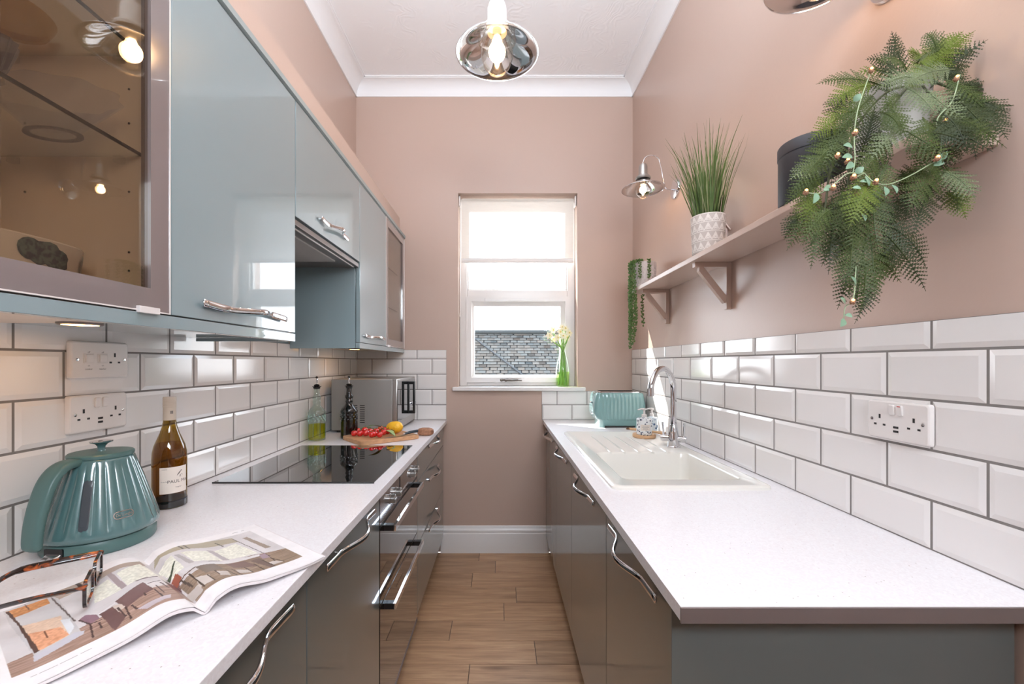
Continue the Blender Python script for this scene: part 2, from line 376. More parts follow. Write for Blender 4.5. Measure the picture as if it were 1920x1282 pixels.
# rear wall behind the photographer
RX0, RX1, RZ1 = -.62, .72, 2.35
m = M()
m.box(WL,WR,YR-.15,YR,0,H)
m.build('wall_rear', paint, smooth=False, kind='structure')
m = M(); m.box(WL, WR, YR, WB, H, H+.05); m.build('ceiling', ceil_m, smooth=False, kind='structure')
def cove(name, path_fn):
    m = M(); prof = [(0,-.088),(.006,-.088),(.008,-.080)] + [(.078-.068*math.cos(t)*1.0, -.082+.072*math.sin(t)) for t in [PI/2*k/8 for k in range(1,8)]] + [(.074,-.010),(.074,-.004),(.084,-.004),(.084,0),(0,0)]
    # concave curve from wall to ceiling
    prof = [(0,-.090),(.007,-.090),(.007,-.080)] + [(.078-.070*math.cos(PI/2*k/9), -.010-.070*(1-math.sin(PI/2*k/9))) for k in range(1,10)] + [(.078,-.005),(.086,-.005),(.086,0),(0,0)]
    a, b = path_fn
    loops = [[f(p, z) for (p, z) in prof] for f in (a, b)]
    m.loft(loops, 0, True, True); return m.build(name, cove_m, kind='structure')
cove('trim_1', (lambda p,z: (WL+p, YR, H+z), lambda p,z: (WL+p, WB, H+z)))
cove('trim_2', (lambda p,z: (WR-p, YR, H+z), lambda p,z: (WR-p, WB, H+z)))
cove('trim_3', (lambda p,z: (WL, WB-p, H+z), lambda p,z: (WR, WB-p, H+z)))
m = M(); m.box(WL, -.677, YR, WB, 2.113, 2.232); m.build('trim_4', paint, smooth=False, kind='structure')
# skirting on the back wall
m = M(); prof = [(0,0),(.018,0),(.018,.125),(.016,.132),(.0145,.135),(.0165,.141),(.0165,.148),(.012,.157),(.008,.164),(.007,.172),(.004,.178),(0,.178)]
m.loft([[(x, WB-p, z) for (p,z) in prof] for x in (-.40,.32)], 0, True, True); m.build('baseboard_back', skirt_m, kind='structure')
# floor: wood-look planks laid across the room
m = M(); cols = []
rows = [2.845,2.719,2.563,2.400,2.243,2.090,1.938,1.787]
while rows[-1] > YR: rows.append(rows[-1]-.1535)
known = {1:-.034, 2:-.168, 3:.084, 4:.016, 5:-.237, 6:.152, 7:-.13}
m.box(WL,WR,YR,WB,-.05,-.002,1); cols += [(0,0,0,1)]*8
for i in range(len(rows)-1):
    y1, y0 = rows[i], rows[i+1]; j0 = known.get(i, random.uniform(-.4,.4))
    js = sorted([j0+.9*k for k in range(-3,4)]); edges = [WL]+[j for j in js if WL < j < WR]+[WR]
    for a, b in zip(edges[:-1], edges[1:]):
        g = .0013; c = (random.random(), random.random(), random.random(), 1)
        a_, b_, c_, d_ = a+g, b-g, y0+g, y1-g; e = .001
        m.add([(a_,c_,-.002),(b_,c_,-.002),(b_,d_,-.002),(a_,d_,-.002),(a_+e,c_+e,0),(b_-e,c_+e,0),(b_-e,d_-e,0),(a_+e,d_-e,0)],
              [(4,5,6,7),(0,1,5,4),(1,2,6,5),(2,3,7,6),(3,0,4,7)], 0); cols += [c]*8
m.att = ('rnd', cols); m.build('floor', [floor_m, pm('floor_joint', (96,76,62), .8)], smooth=False, kind='structure')

# ------------------------------------------------------------------ tiled splashbacks (part of their walls)
ZR = [CT, .985, 1.087, 1.189, 1.291, 1.351]
def tiles(parent, f, u0, u1, rows, phaseA, phaseB, pitch, first='A', jitter=0.):
    """f(u, z, n) -> point; n is the height above the wall"""
    m = M(); g = M()
    zt = rows[-1][1]
    vs = [f(u,z,n) for n in (0,.0055) for z in (rows[0][0], zt) for u in (u0,u1)]
    g.add(vs, [(0,2,3,1),(4,5,7,6),(0,1,5,4),(2,6,7,3),(0,4,6,2),(1,3,7,5)])
    for i, (z0, z1) in enumerate(rows):
        ph = phaseA if (i % 2 == 0) else phaseB
        k = math.floor((u0-ph)/pitch)
        while ph+k*pitch < u1:
            a, b = ph+k*pitch, ph+(k+1)*pitch; k += 1
            ca, cb = a < u0-1e-4, b > u1+1e-4
            a, b = max(a, u0), min(b, u1)
            if b-a < .006: continue
            gp = .0014; w = .0115
            A, B, C, D = a+(0 if ca else gp), b-(0 if cb else gp), z0+gp, z1-gp
            top_cut = (z1 - z0) < .09
            e = (min(w,(B-A)*.3) if not ca else 0, min(w,(B-A)*.3) if not cb else 0, w, 0 if top_cut else w)
            h0, h1, h2 = .0035, .0052, .0082
            h = [random.uniform(-.0003,.0003) for _ in range(4)]
            L0 = [(A,C,h0),(B,C,h0),(B,D,h0),(A,D,h0)]
            L1 = [(A,C,h1),(B,C,h1),(B,D,h1),(A,D,h1)]
            L2 = [(A+e[0],C+e[2],h2+h[0]*.5),(B-e[1],C+e[2],h2+h[1]*.5),(B-e[1],D-e[3],h2+h[2]*.5),(A+e[0],D-e[3],h2+h[3]*.5)]
            m.loft([[f(*p) for p in L] for L in (L0,L1,L2)], 0, False, True)
    t = m.build('splashback_tiles', tile_m, parent, smooth=False)
    gg = g.build('grout', grout_m, parent, smooth=False)
rows5 = list(zip(ZR[:-1], ZR[1:]))
tiles(wall_left, lambda u,z,n: (WL+n, u, z), -.45, WB-.008, rows5, .848-.2*6, .945-.2*6, .1985)
tiles(wall_right, lambda u,z,n: (WR-n, u, z), -.2, WB-.008, rows5, .866-.2*6, .7655-.2*6, .2)
tiles(wall_back, lambda u,z,n: (u, WB-n, z), WL+.008, -.364, rows5, -.759-.2*2, -.859-.2*2, .2)
tiles(wall_back, lambda u,z,n: (u, WB-n, z), .274, WR-.008, [(CT,.985),(.985,1.077)], .275, .375-.2, .2)

# ------------------------------------------------------------------ window
win = bpy.data.objects.new('window_1', None); COL.objects.link(win); win.location = (.1135, 2.97, 1.106); win['kind'] = 'structure'
FY0, FY1 = 2.945, 3.015
m = M()
gx0, gx1 = -.232, .4595
for (a,b,c,d) in ((OX0,gx0,1.106,OZ1),(gx1,OX1,1.106,OZ1),(gx0,gx1,2.33,OZ1),(gx0,gx1,1.722,1.767),(gx0,gx1,1.106,1.13)):
    m.rbox(a,b,FY0,FY1,c,d,.004)
# glazing beads around the upper pane
for (a,b,c,d) in ((gx0,gx0+.012,1.767,2.33),(gx1-.012,gx1,1.767,2.33),(gx0,gx1,1.767,1.779),(gx0,gx1,2.318,2.33)): m.rbox(a,b,FY0+.018,FY0+.05,c,d,.004)
m.build('window_frame', upvc, win)
m = M(); sx0,sx1,sz0,sz1 = -.2395,.479,1.130,1.722; qx0,qx1,qz0,qz1 = -.184,.413,1.180,1.656
lo = lambda hx, y: None
def ring(m, x0,x1,z0,z1, X0,X1,Z0,Z1, ya, yb, mi=0):
    """frame with a sloped inner bead between an outer and an inner rectangle"""
    R = lambda a,b,c,d,y: [(a,y,c),(b,y,c),(b,y,d),(a,y,d)]
    m.loft([R(x0,x1,z0,z1,yb), R(x0,x1,z0,z1,ya), R(x0+.036,x1-.036,z0+.034,z1-.034,ya), R(x0+.038,x1-.038,z0+.036,z1-.036,ya+.004), R(X0,X1,Z0,Z1,ya+.016), R(X0,X1,Z0,Z1,yb)], mi)
ring(m, sx0,sx1,sz0,sz1, qx0,qx1,qz0,qz1, FY0-.018, FY1)
sash = m.build('sash', upvc, win)
m = M(); m.rbox(.0,.12,FY0-.024,FY0-.017,1.141,1.153,.002); m.sphere((.005,FY0-.027,1.147),.010,12,8); m.sphere((.035,FY0-.03,1.146),.010,12,8)
m.tube([(.03,FY0-.034,1.146),(.07,FY0-.04,1.146),(.145,FY0-.04,1.144)],[.006,.0055,.004],10)
lab(m.build('window_handle', pm('pewter_metal', (120,112,104), .3, metal=.9), sash), 'pewter handle on the sash')
m = M(); m.rbox(-.11,.337,FY0-.030,FY0-.0185,1.686,1.708,.003); m.rbox(.05,.30,FY0-.034,FY0-.029,1.690,1.696,.001); m.build('trickle_vent', upvc, win)
m = M(); m.box(gx0,gx1,FY0+.03,FY0+.034,1.767,2.33); m.build('upper_pane', winglass, win, smooth=False)
m = M(); m.box(qx0,qx1,FY0+.03,FY0+.034,qz0,qz1); m.build('lower_pane', winglass, win, smooth=False)
# reveal lining edge (slim white gap strip beside the frame) and sill board
m = M(); m.rbox(-.3215,.562,2.812,WB,1.078,1.1045,.006); m.box(OX0+.001,OX1-.001,WB,FY1,1.078,1.1045); m.build('window_sill', skirt_m, win)
# roller blind
bl = thing('roller_blind', 'sheer white roller blind pulled halfway down over the window', 'blind', (.1135,2.885,1.945))
m = M(); m.box(-.266,.493,2.884,2.8848,1.972,2.372); m.build('fabric', blind_m, bl, smooth=False)
m = M(); m.rbox(-.267,.494,2.878,2.890,1.942,1.958,.004); m.build('bottom_bar', plastic_w, bl)
m = M(); m.add([(-.266,2.884,1.957),(.493,2.884,1.957),(.493,2.884,1.973),(-.266,2.884,1.973)],[(0,1,2,3)]); m.build('hem', white_paint, bl, smooth=False)
m = M(); m.tube([(-.262,2.902,2.365),(.490,2.902,2.365)], .019, 20); m.build('roller_tube', blind_m, bl)
for x in (-.2835, .4995):
    m = M(); m.rbox(x, x+.010, 2.872, 2.93, 2.325, 2.392, .002); m.build('bracket', plastic_w, bl)
m = M(); m.tube([(-.276,2.880,2.36),(-.276,2.879,1.60)], .0018, 6); m.tube([(-.270,2.890,2.36),(-.276,2.880,1.60)], .0018, 6); m.rbox(-.280,-.272,2.876,2.884,1.575,1.605,.002); m.build('pull_cord', plastic_w, bl)

# ------------------------------------------------------------------ slate roof seen through the window
hs = thing('neighbouring_roof', 'grey slate pitched roof of the building outside the window', 'roof', (1,20,-.6))
slate = attr_mat('slate', 'rnd', .8, .2)
m = M(); cols = []
RY, RZ = 20., E+56*20/798; sl = .84; ca = 1/math.hypot(1,sl); sa = sl*ca
def onroof(x, s, n=0): return (x, RY - s*ca - n*sa, RZ - s*sa + n*ca)
g_, wd = .19, .30
for r in range(22):
    s0, s1 = r*g_, (r+1)*g_+.02
    for k in range(-16, 24):
        x0 = k*wd+(r % 2)*wd/2+random.uniform(-.02,.02); x1 = x0+wd-random.uniform(.015,.035)
        c = random.uniform(.036,.060) if random.random() > .06 else .02
        w = random.uniform(-.02,.02); s1b = s1 + random.uniform(-.012,.012)
        m.add([onroof(x0,s0,.0),onroof(x1,s0,.0),onroof(x1,s1b,.028),onroof(x0,s1,.028),onroof(x1,s1b,.012),onroof(x0,s1,.012)],[(0,1,2,3),(3,2,4,5)])
        cols += [(c*1.12+w*.3, c*1.0, c*.86-w*.15, 1)]*6
m.att = ('rnd', cols); m.build('slate_covering', slate, hs, smooth=False)
m = M(); m.add([onroof(-5.5,-.02,-.02),onroof(7.6,-.02,-.02),onroof(7.6,4.6,-.02),onroof(-5.5,4.6,-.02)],[(0,1,2,3)]); m.box(-5.5,7.6,RY-3.3,RY+3,-1.,-.3)
m.add([(-5.5,RY,RZ),(7.6,RY,RZ),(7.6,RY+3,RZ-2.6),(-5.5,RY+3,RZ-2.6)],[(0,1,2,3)]); m.build('roof_boarding', pm('dark_joint', (26,26,25), .9), hs, smooth=False)
m = M(); m.tube([(-5.5,RY-.02,RZ+.03),(7.6,RY-.02,RZ+.03)], .11, 8); m.build('ridge_capping', pm('ridge_tile', (27,30,29), .8, noise=.2, nscale=3.), hs)
def roofpt(px,py):
    # where the ray through that window point meets the roof plane
    dx, dz = (px-939)/798, (680-py)/798
    Y = (RZ - E - sl*RY) / (dz - sl); return (dx*Y, Y-.03, E+dz*Y+.03)
m = M(); a, b = roofpt(885,631), roofpt(1003,722); m.tube([a,b], .035, 6); m.build('roof_cable', pm('lead_strip', (30,31,33), .7), hs)
h2 = thing('distant_flat_roof', 'pale flat roof edge just above the slate ridge outside', 'roof', (2.4,30,2.))
m = M(); m.box(.05,9,30,34,2.2,E+58.5*30/798); m.build('parapet', pm('pale_render', (84,86,86), .8), h2, smooth=False)
m = M(); m.box(.0,9.1,29.9,34.1,E+58.5*30/798,E+60.5*30/798); m.build('parapet_coping', pm('grey_coping', (60,66,68), .8), h2, smooth=False)

# ------------------------------------------------------------------ worktops
wl = thing('worktop', 'long white speckled worktop under the wall units, carrying the hob', 'worktop', (-.66,1.2,CT-.023))
m = M(); m.rbox(WL+.006,-.359,-.45,WB-.008,CT-.023,CT,.0016,2); m.build('top_board', worktop_m, wl)
wr = thing('worktop', 'white speckled worktop with the ceramic sink let into it', 'worktop', (.58,1.7,CT-.023))
m = M(); HX0,HX1,HY0,HY1 = .38,.79,1.345,1.80
X0,X1,Y0,Y1 = .281,WR-.006,.664,WB-.008
xs, ys = [X0,HX0,HX1,X1],[Y0,HY0,HY1,Y1]
for i in range(3):
    for j in range(3):
        if (i,j) != (1,1): m.box(xs[i],xs[i+1],ys[j],ys[j+1],CT-.023,CT)
bm = bmesh.new(); me = bpy.data.meshes.new('t'); me.from_pydata(m.v, [], m.f); bm.from_mesh(me); bpy.data.meshes.remove(me)
bmesh.ops.remove_doubles(bm, verts=bm.verts[:], dist=1e-5)
seen = {}
for f in bm.faces: seen.setdefault(tuple(sorted(v.index for v in f.verts)), []).append(f)
bmesh.ops.delete(bm, geom=[f for l in seen.values() if len(l) > 1 for f in l], context='FACES')
m = M(); m.bm(bm); m.build('top_board', worktop_m, wr, smooth=False)
m = M(); m.rbox(X0-.0015,X1,Y0-.0035,Y0,CT-.0245,CT+.0008,.0008,1); strip = lab(m.build('end_strip', alu, wr), 'metal strip screwed over the cut end')
for x in (.316,.4895,.695):
    m = M(); m.lathe([(.0001,0),(.0036,0),(.0036,-.001),(.0028,-.0018),(.0012,-.0012),(.0001,-.001)], n=16); m.xf(Matrix.Translation((x,Y0-.0034,CT-.0125)) @ Matrix.Rotation(-PI/2,4,'X') @ Matrix.Scale(-1,4,(0,0,1)))
    m.build('screw', chrome, strip)

# ------------------------------------------------------------------ cabinets
def bow_handle(name, parent, x, side, y0, y1, z, out=.030):
    """wavy bow handle: flat ends lying on the door, a bow in the middle; side=+1 stands out towards +X"""
    pts, rs, fl = [], [], []
    N = 28
    for i in range(N+1):
        t = i/N
        b = .5-.5*math.cos(2*PI*min(1, max(0, (t-.2)/.6)))
        o = .010 + out*b
        zz = z - .004*math.sin(2*PI*t)
        pts.append((x+side*o, y0+(y1-y0)*t, zz)); rs.append(.0072 if b > .02 else .0085); fl.append(.42+.25*b)
    d0 = Vector((0,1 if y1 > y0 else -1,0))
    for (e_, k_) in ((.002,.75),(.0032,.25)):
        pts = [tuple(Vector(pts[0])-d0*(e_ if k_ > .5 else .0012))]+pts+[tuple(Vector(pts[-1])+d0*(e_ if k_ > .5 else .0012))]; rs = [.0085*k_]+rs+[.0085*k_]; fl = [.42]+fl+[.42]
    m = M(); m.tube(pts, rs, 12, flat=fl, up=(side,0,0))
    for t in (.05,.95):
        y = y0+(y1-y0)*t; zz = z-.004*math.sin(2*PI*t)
        m.tube([(x,y,zz),(x+side*.010,y,zz)], .0045, 8)
    return m.build(name, chrome, parent)
def carcass(parent, x0,x1,y0,y1,z0,z1, mat, open_side, top=True, th=.016):
    m = M()
    m.box(x0,x1,y0,y0+th,z0,z1); m.box(x0,x1,y1-th,y1,z0,z1); m.box(x0,x1,y0+th,y1-th,z0,z0+th)
    if top: m.box(x0,x1,y0+th,y1-th,z1-th,z1)
    if open_side > 0: m.box(x0,x0+.008,y0+th,y1-th,z0+th,z1-th)
    else: m.box(x1-.008,x1,y0+th,y1-th,z0+th,z1-th)
    return m.build('carcass', mat, parent, smooth=False)
# lower right run (doors face -X)
FR = .300
names = ['glossy blue-grey base cabinet nearest the camera under the sink worktop', 'wide glossy base cabinet below the sink bowl', 'glossy base cabinet under the draining board', 'far glossy base cabinet at the back wall under the toaster']
for (a,b), lb in zip(((.738,1.21),(1.21,1.81),(1.81,2.31),(2.31,2.826)), names):
    c = thing('base_cabinet', lb, 'cabinet', (.58,(a+b)/2,0), 'base cabinets along the right side')
    carcass(c, FR+.022,.862,a+.001,b-.001,.13,CT-.026, carc_m, -1, top=False)
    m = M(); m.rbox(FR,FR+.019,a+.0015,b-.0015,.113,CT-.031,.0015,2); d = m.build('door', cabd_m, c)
    cy = (a+b)/2
    bow_handle('handle', d, FR, -1, cy-.175, cy+.175, .822)
m = M(); m.rbox(FR-.012,.866,.717,.736,0,CT-.026,.0012); tag(m.build('end_panel', cabd_m), 'glossy dark grey end panel closing the sink run towards the camera', 'panel')
m = M(); m.rbox(.36,.376,.738,WB-.02,0,.125,.001); tag(m.build('plinth', plinth_m), 'dark plinth board under the sink-side cabinets', 'plinth')
# lower left run (doors face +X)
FL = -.381
for (a,b), lb in zip(((-.164,.336),(.336,.836),(.836,1.336)), ['base cabinet at the open magazine, nearest end of the hob run', 'glossy base cabinet with its handle under the magazine corner', 'glossy base cabinet just before the double oven']):
    c = thing('base_cabinet', lb, 'cabinet', (-.66,(a+b)/2,0), 'base cabinets along the left side')
    carcass(c, -.955,FL-.022,a+.001,b-.001,.13,CT-.026, carc_m, 1, top=False)
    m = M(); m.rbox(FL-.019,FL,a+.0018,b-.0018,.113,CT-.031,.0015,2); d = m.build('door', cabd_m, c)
    cy = (a+b)/2; bow_handle('handle', d, FL, 1, cy-.175, cy+.175, .826)
c = thing('drawer_unit', 'glossy grey three-drawer unit beyond the oven at the back wall', 'drawers', (-.66,2.38,0))
carcass(c, -.955,FL-.022,1.94,2.826,.13,CT-.026, carc_m, 1, top=False)
for (z0,z1,zh) in ((.722,CT-.031,.828),(.428,.719,.655),(.113,.425,.395)):
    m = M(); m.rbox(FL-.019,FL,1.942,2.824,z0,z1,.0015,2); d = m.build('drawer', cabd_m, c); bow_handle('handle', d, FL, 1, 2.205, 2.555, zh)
m = M(); m.rbox(-.446,-.43,-.3,WB-.02,0,.125,.001); tag(m.build('plinth', plinth_m), 'dark plinth board under the oven-side cabinets', 'plinth')
# oven
ov = thing('double_oven', 'built-under double oven with black glass doors and two bar handles', 'oven', (-.66,1.636,.1))
m = M(); m.box(-.93,FL-.024,1.34,1.932,.13,CT-.026); m.build('body', steel_side, ov, smooth=False)
m = M(); m.rbox(FL-.022,FL+.001,1.339,1.933,.752,CT-.027,.001); m.build('control_panel', pm('oven_fascia', (120,112,112), .2, metal=.6, coat=.5), ov)
m = M(); m.rbox(FL,FL+.003,1.60,1.74,.772,.838,.001); m.build('display', ovenglass, ov)
for y in (1.465,1.545,1.80,1.875):
    m = M(); m.lathe([(.018,0),(.018,.002),(.015,.003),(.015,.017),(.0135,.0185),(.0001,.0185)], n=28, cap0=True); m.rbox(-.002,.002,-.012,.012,.017,.021,.001)
    m.xf(Matrix.Translation((FL+.001,y,.797)) @ Matrix.Rotation(PI/2,4,'Y')); m.build('knob', steel, ov)
m = M(); m.box(FL-.02,FL+.0005,1.339,1.933,.744,.752); m.build('trim_strip', black_m, ov, smooth=False)
for (z0,z1,zh) in ((.498,.743,.727),(.113,.494,.472)):
    m = M(); m.rbox(FL-.022,FL+.001,1.339,1.933,z0,z1,.0012); d = m.build('oven_door', ovenglass, ov)
    m = M(); m.rbox(FL+.030,FL+.040,1.385,1.888,zh-.010,zh+.010,.001); m.build('bar_handle', chrome, d)
    for y in (1.385,1.866):
        m = M(); m.rbox(FL,FL+.0345,y,y+.022,zh-.0095,zh+.0095,.001); lab(m.build('handle_bracket', black_m, d), 'black bracket holding the bar handle')
m = M(); m.rbox(FL-.01,FL+.002,1.339,1.933,.095,.111,.001); m.build('kick_strip', alu, ov)
# hob
hb = thing('induction_hob', 'black glass hob let into the worktop, mirroring the bottles', 'hob', (-.655,1.645,CT))
m = M(); m.rbox(-.910,-.402,1.345,1.945,CT,CT+.0045,.0018,2); m.build('glass_top', blackglass, hb)
m = M(); m.rbox(-.912,-.400,1.3425,1.3455,CT,CT+.0045,.0008,1); m.build('edge_strip', black_m, hb)

# wall units (doors face +X)
FU = -.640
def wall_door(parent, a, b, z0, z1):
    m = M(); m.rbox(FU-.019,FU,a+.0015,b-.0015,z0,z1,.0015,2); return m.build('door', cab_m, parent)
def glass_door(parent, a, b, z0, z1):
    bw = .043
    m = M(); xa, xb = FU-.019, FU-.001
    for (p,q,r,s) in ((a+.0035,a+.0035+bw,z0+.002,z1-.002),(b-.0035-bw,b-.0035,z0+.002,z1-.002),(a+.0035+bw,b-.0035-bw,z0+.002,z0+bw),(a+.0035+bw,b-.0035-bw,z1-bw,z1-.002)): m.box(xa,xb,p,q,r,s)
    d = m.build('door_frame', frame_brown, parent, smooth=False)
    m = M()
    for (p,q,r,s) in ((a+.0012,a+.0035,z0,z1),(b-.0035,b-.0012,z0,z1),(a+.0035,b-.0035,z0,z0+.0022),(a+.0035,b-.0035,z1-.0022,z1)): m.box(xa,xb+.0014,p,q,r,s)
    lab(m.build('edge_profile', brightalu, d), 'bright aluminium edge around the smoked door')
    m = M(); m.box(FU-.012,FU-.007,a+.045,b-.045,z0+.042,z1-.042); lab(m.build('glass_pane', tint, d, smooth=False), 'smoked glass pane')
    return d
Z0, Z1 = 1.358, 2.083
u1 = thing('glazed_wall_cabinet', 'smoked-glass wall cabinet nearest the camera with two glass shelves', 'cabinet', (-.8,.576,1.342), 'glazed wall cabinets')
carcass(u1, WL+.009,FU-.021,.327,.8255,1.342,2.085, cream_m, 1); d = glass_door(u1,.326,.8262,Z0,Z1)
m = M(); m.rbox(FU-.002,FU+.006,.748,.793,1.354,1.366,.001); lab(m.build('finger_pull', brightalu, d), 'small white finger pull')
for zs in (1.659,1.850):
    m = M(); m.box(-.955,-.683,.344,.808,zs-.003,zs+.003); sh = lab(m.build('glass_shelf', shelfglass, u1, smooth=False), 'clear glass shelf with dark front edge')
    m = M(); m.box(-.683,-.6815,.344,.808,zs-.0032,zs+.0032); m.build('shelf_edge', darkedge, sh, smooth=False)
    for x in (-.92,-.72):
        m = M(); m.rbox(x-.008,x+.008,.796,.8095,zs-.018,zs-.0035,.003); m.build('shelf_support', clear, sh)
m = M()
for x in (-.905,-.707):
    for z in (1.44,1.475,1.59,1.72,1.785):
        m.tube([(x,.8096,z),(x,.8088,z)], .0022, 8)
m.build('peg_holes', hole_m, u1)
u2 = thing('wall_cabinet', 'glossy blue-grey wall cabinet between the smoked glass one and the hood', 'cabinet', (-.8,1.076,1.342), 'wall cabinets above the hob run')
carcass(u2, WL+.009,FU-.021,.8265,1.3255,1.342,2.085, cab_m, 1); d = wall_door(u2,.8262,1.3262,Z0,Z1)
bow_handle('handle', d, FU, 1, .905, 1.25, 1.393)
u3 = thing('hood_cabinet', 'short glossy wall cabinet with the cooker hood beneath it', 'cabinet', (-.8,1.63,1.718))
carcass(u3, WL+.009,FU-.021,1.3275,1.931,1.716,2.085, cab_m, 1); d = wall_door(u3,1.3275,1.9325,1.722,Z1)
bow_handle('handle', d, FU, 1, 1.50, 1.76, 1.775, .028)
u4 = thing('wall_cabinet', 'narrow glossy wall cabinet between the hood and the far glass cabinet', 'cabinet', (-.8,2.15,1.342), 'wall cabinets above the hob run')
carcass(u4, WL+.009,FU-.021,1.952,2.3745,1.342,2.085, cab_m, 1); d = wall_door(u4,1.934,2.375,Z0,Z1)
bow_handle('handle', d, FU, 1, 1.985, 2.315, 1.393)
m = M(); m.rbox(WL+.009,FU-.021,1.933,1.951,1.331,2.085,.001); lab(m.build('side_panel', cab_m, u4), 'blue-grey side panel beside the hood')
u5 = thing('glazed_wall_cabinet', 'far smoked-glass wall cabinet against the back wall', 'cabinet', (-.8,2.6,1.342), 'glazed wall cabinets')
carcass(u5, WL+.009,FU-.021,2.3755,2.8255,1.342,2.085, cream_m, 1); d = glass_door(u5,2.375,2.827,Z0,Z1)
m = M(); m.rbox(FU-.002,FU+.006,2.41,2.45,1.354,1.366,.001); lab(m.build('finger_pull', brightalu, d), 'small white finger pull')
for zs in (1.60,1.84):
    m = M(); m.box(-.955,-.683,2.393,2.808,zs-.003,zs+.003); sh = lab(m.build('glass_shelf', shelfglass, u5, smooth=False), 'clear glass shelf with dark front edge')
    m = M(); m.box(-.683,-.6815,2.393,2.808,zs-.0032,zs+.0032); m.build('shelf_edge', darkedge, sh, smooth=False)
# pelmet under and cornice over the wall units
for (a,b,lb,rt) in ((-.2,1.3262,'blue-grey light pelmet under the two near wall cabinets',1),(1.934,2.827,'blue-grey light pelmet under the two far wall cabinets',0)):
    m = M(); m.rbox(FU-.020,FU-.0005,a,b,1.331,1.3555,.001)
    if rt: m.box(WL+.03,FU-.020,b-.018,b,1.331,1.3415)
    tag(m.build('light_pelmet', cab_m), lb, 'pelmet')
m = M(); m.loft([[(x,y,z) for (x,z) in ((WL+.002,2.086),(FU-.004,2.086),(FU+.006,2.090),(FU+.006,2.106),(FU-.012,2.112),(WL+.002,2.112))] for y in (-.2,2.828)],0,True,True)
tag(m.build('cabinet_cornice', cabe_m), 'slim blue-grey cornice along the tops of the wall cabinets', 'cornice')
m = M(); m.box(WL+.0005,WL+.003,1.327,1.933,1.351,1.716); tag(m.build('hood_backboard', cab_m, smooth=False), 'blue-grey back board on the wall below the hood', 'panel')
# cooker hood
hd = thing('cooker_hood', 'slim cooker hood with grey filter under the short wall cabinet', 'hood', (-.8,1.63,1.69))
m = M(); m.rbox(-.955,FU-.022,1.33,1.93,1.697,1.7155,.002); m.build('body', pm('hood_metal', (136,128,124), .35, metal=.5), hd)
m = M(); m.rbox(FU-.022,FU-.004,1.33,1.93,1.697,1.7155,.002); vs = m.build('visor', pm('visor_metal', (104,92,86), .3, metal=.6), hd)
m = M(); m.rbox(FU-.026,FU-.0215,1.34,1.915,1.6940,1.6985,.001); m.build('visor_edge', brightalu, vs)
m = M(); m.rbox(-.93,-.70,1.375,1.80,1.692,1.6985,.002); m.rbox(-.935,-.695,1.37,1.372,1.690,1.6975,.001)
gf = m.build('grease_filter', pm('filter_grey', (176,170,166), .5, noise=.06, nscale=120.), hd)
m = M(); m.rbox(-.80,-.76,1.43,1.50,1.6905,1.693,.001); m.build('filter_catch', hole_m, gf)
# under-cabinet lights
for (x,y,lb) in ((-.812,.822,'warm round under-cabinet light above the sockets'),(-.80,2.33,'warm round under-cabinet light above the microwave')):
    t = thing('puck_light', lb, 'light', (x,y,1.342), 'under-cabinet puck lights')
    m = M(); m.lathe([(.034,0),(.034,-.003),(.032,-.0045),(.027,-.0045)], (x,y,1.342), 32, cap0=True); m.build('housing', alu, t)
    m = M(); m.lathe([(.0001,-.0042),(.0272,-.0042)], (x,y,1.342), 32); m.build('lens', puck_em, t)

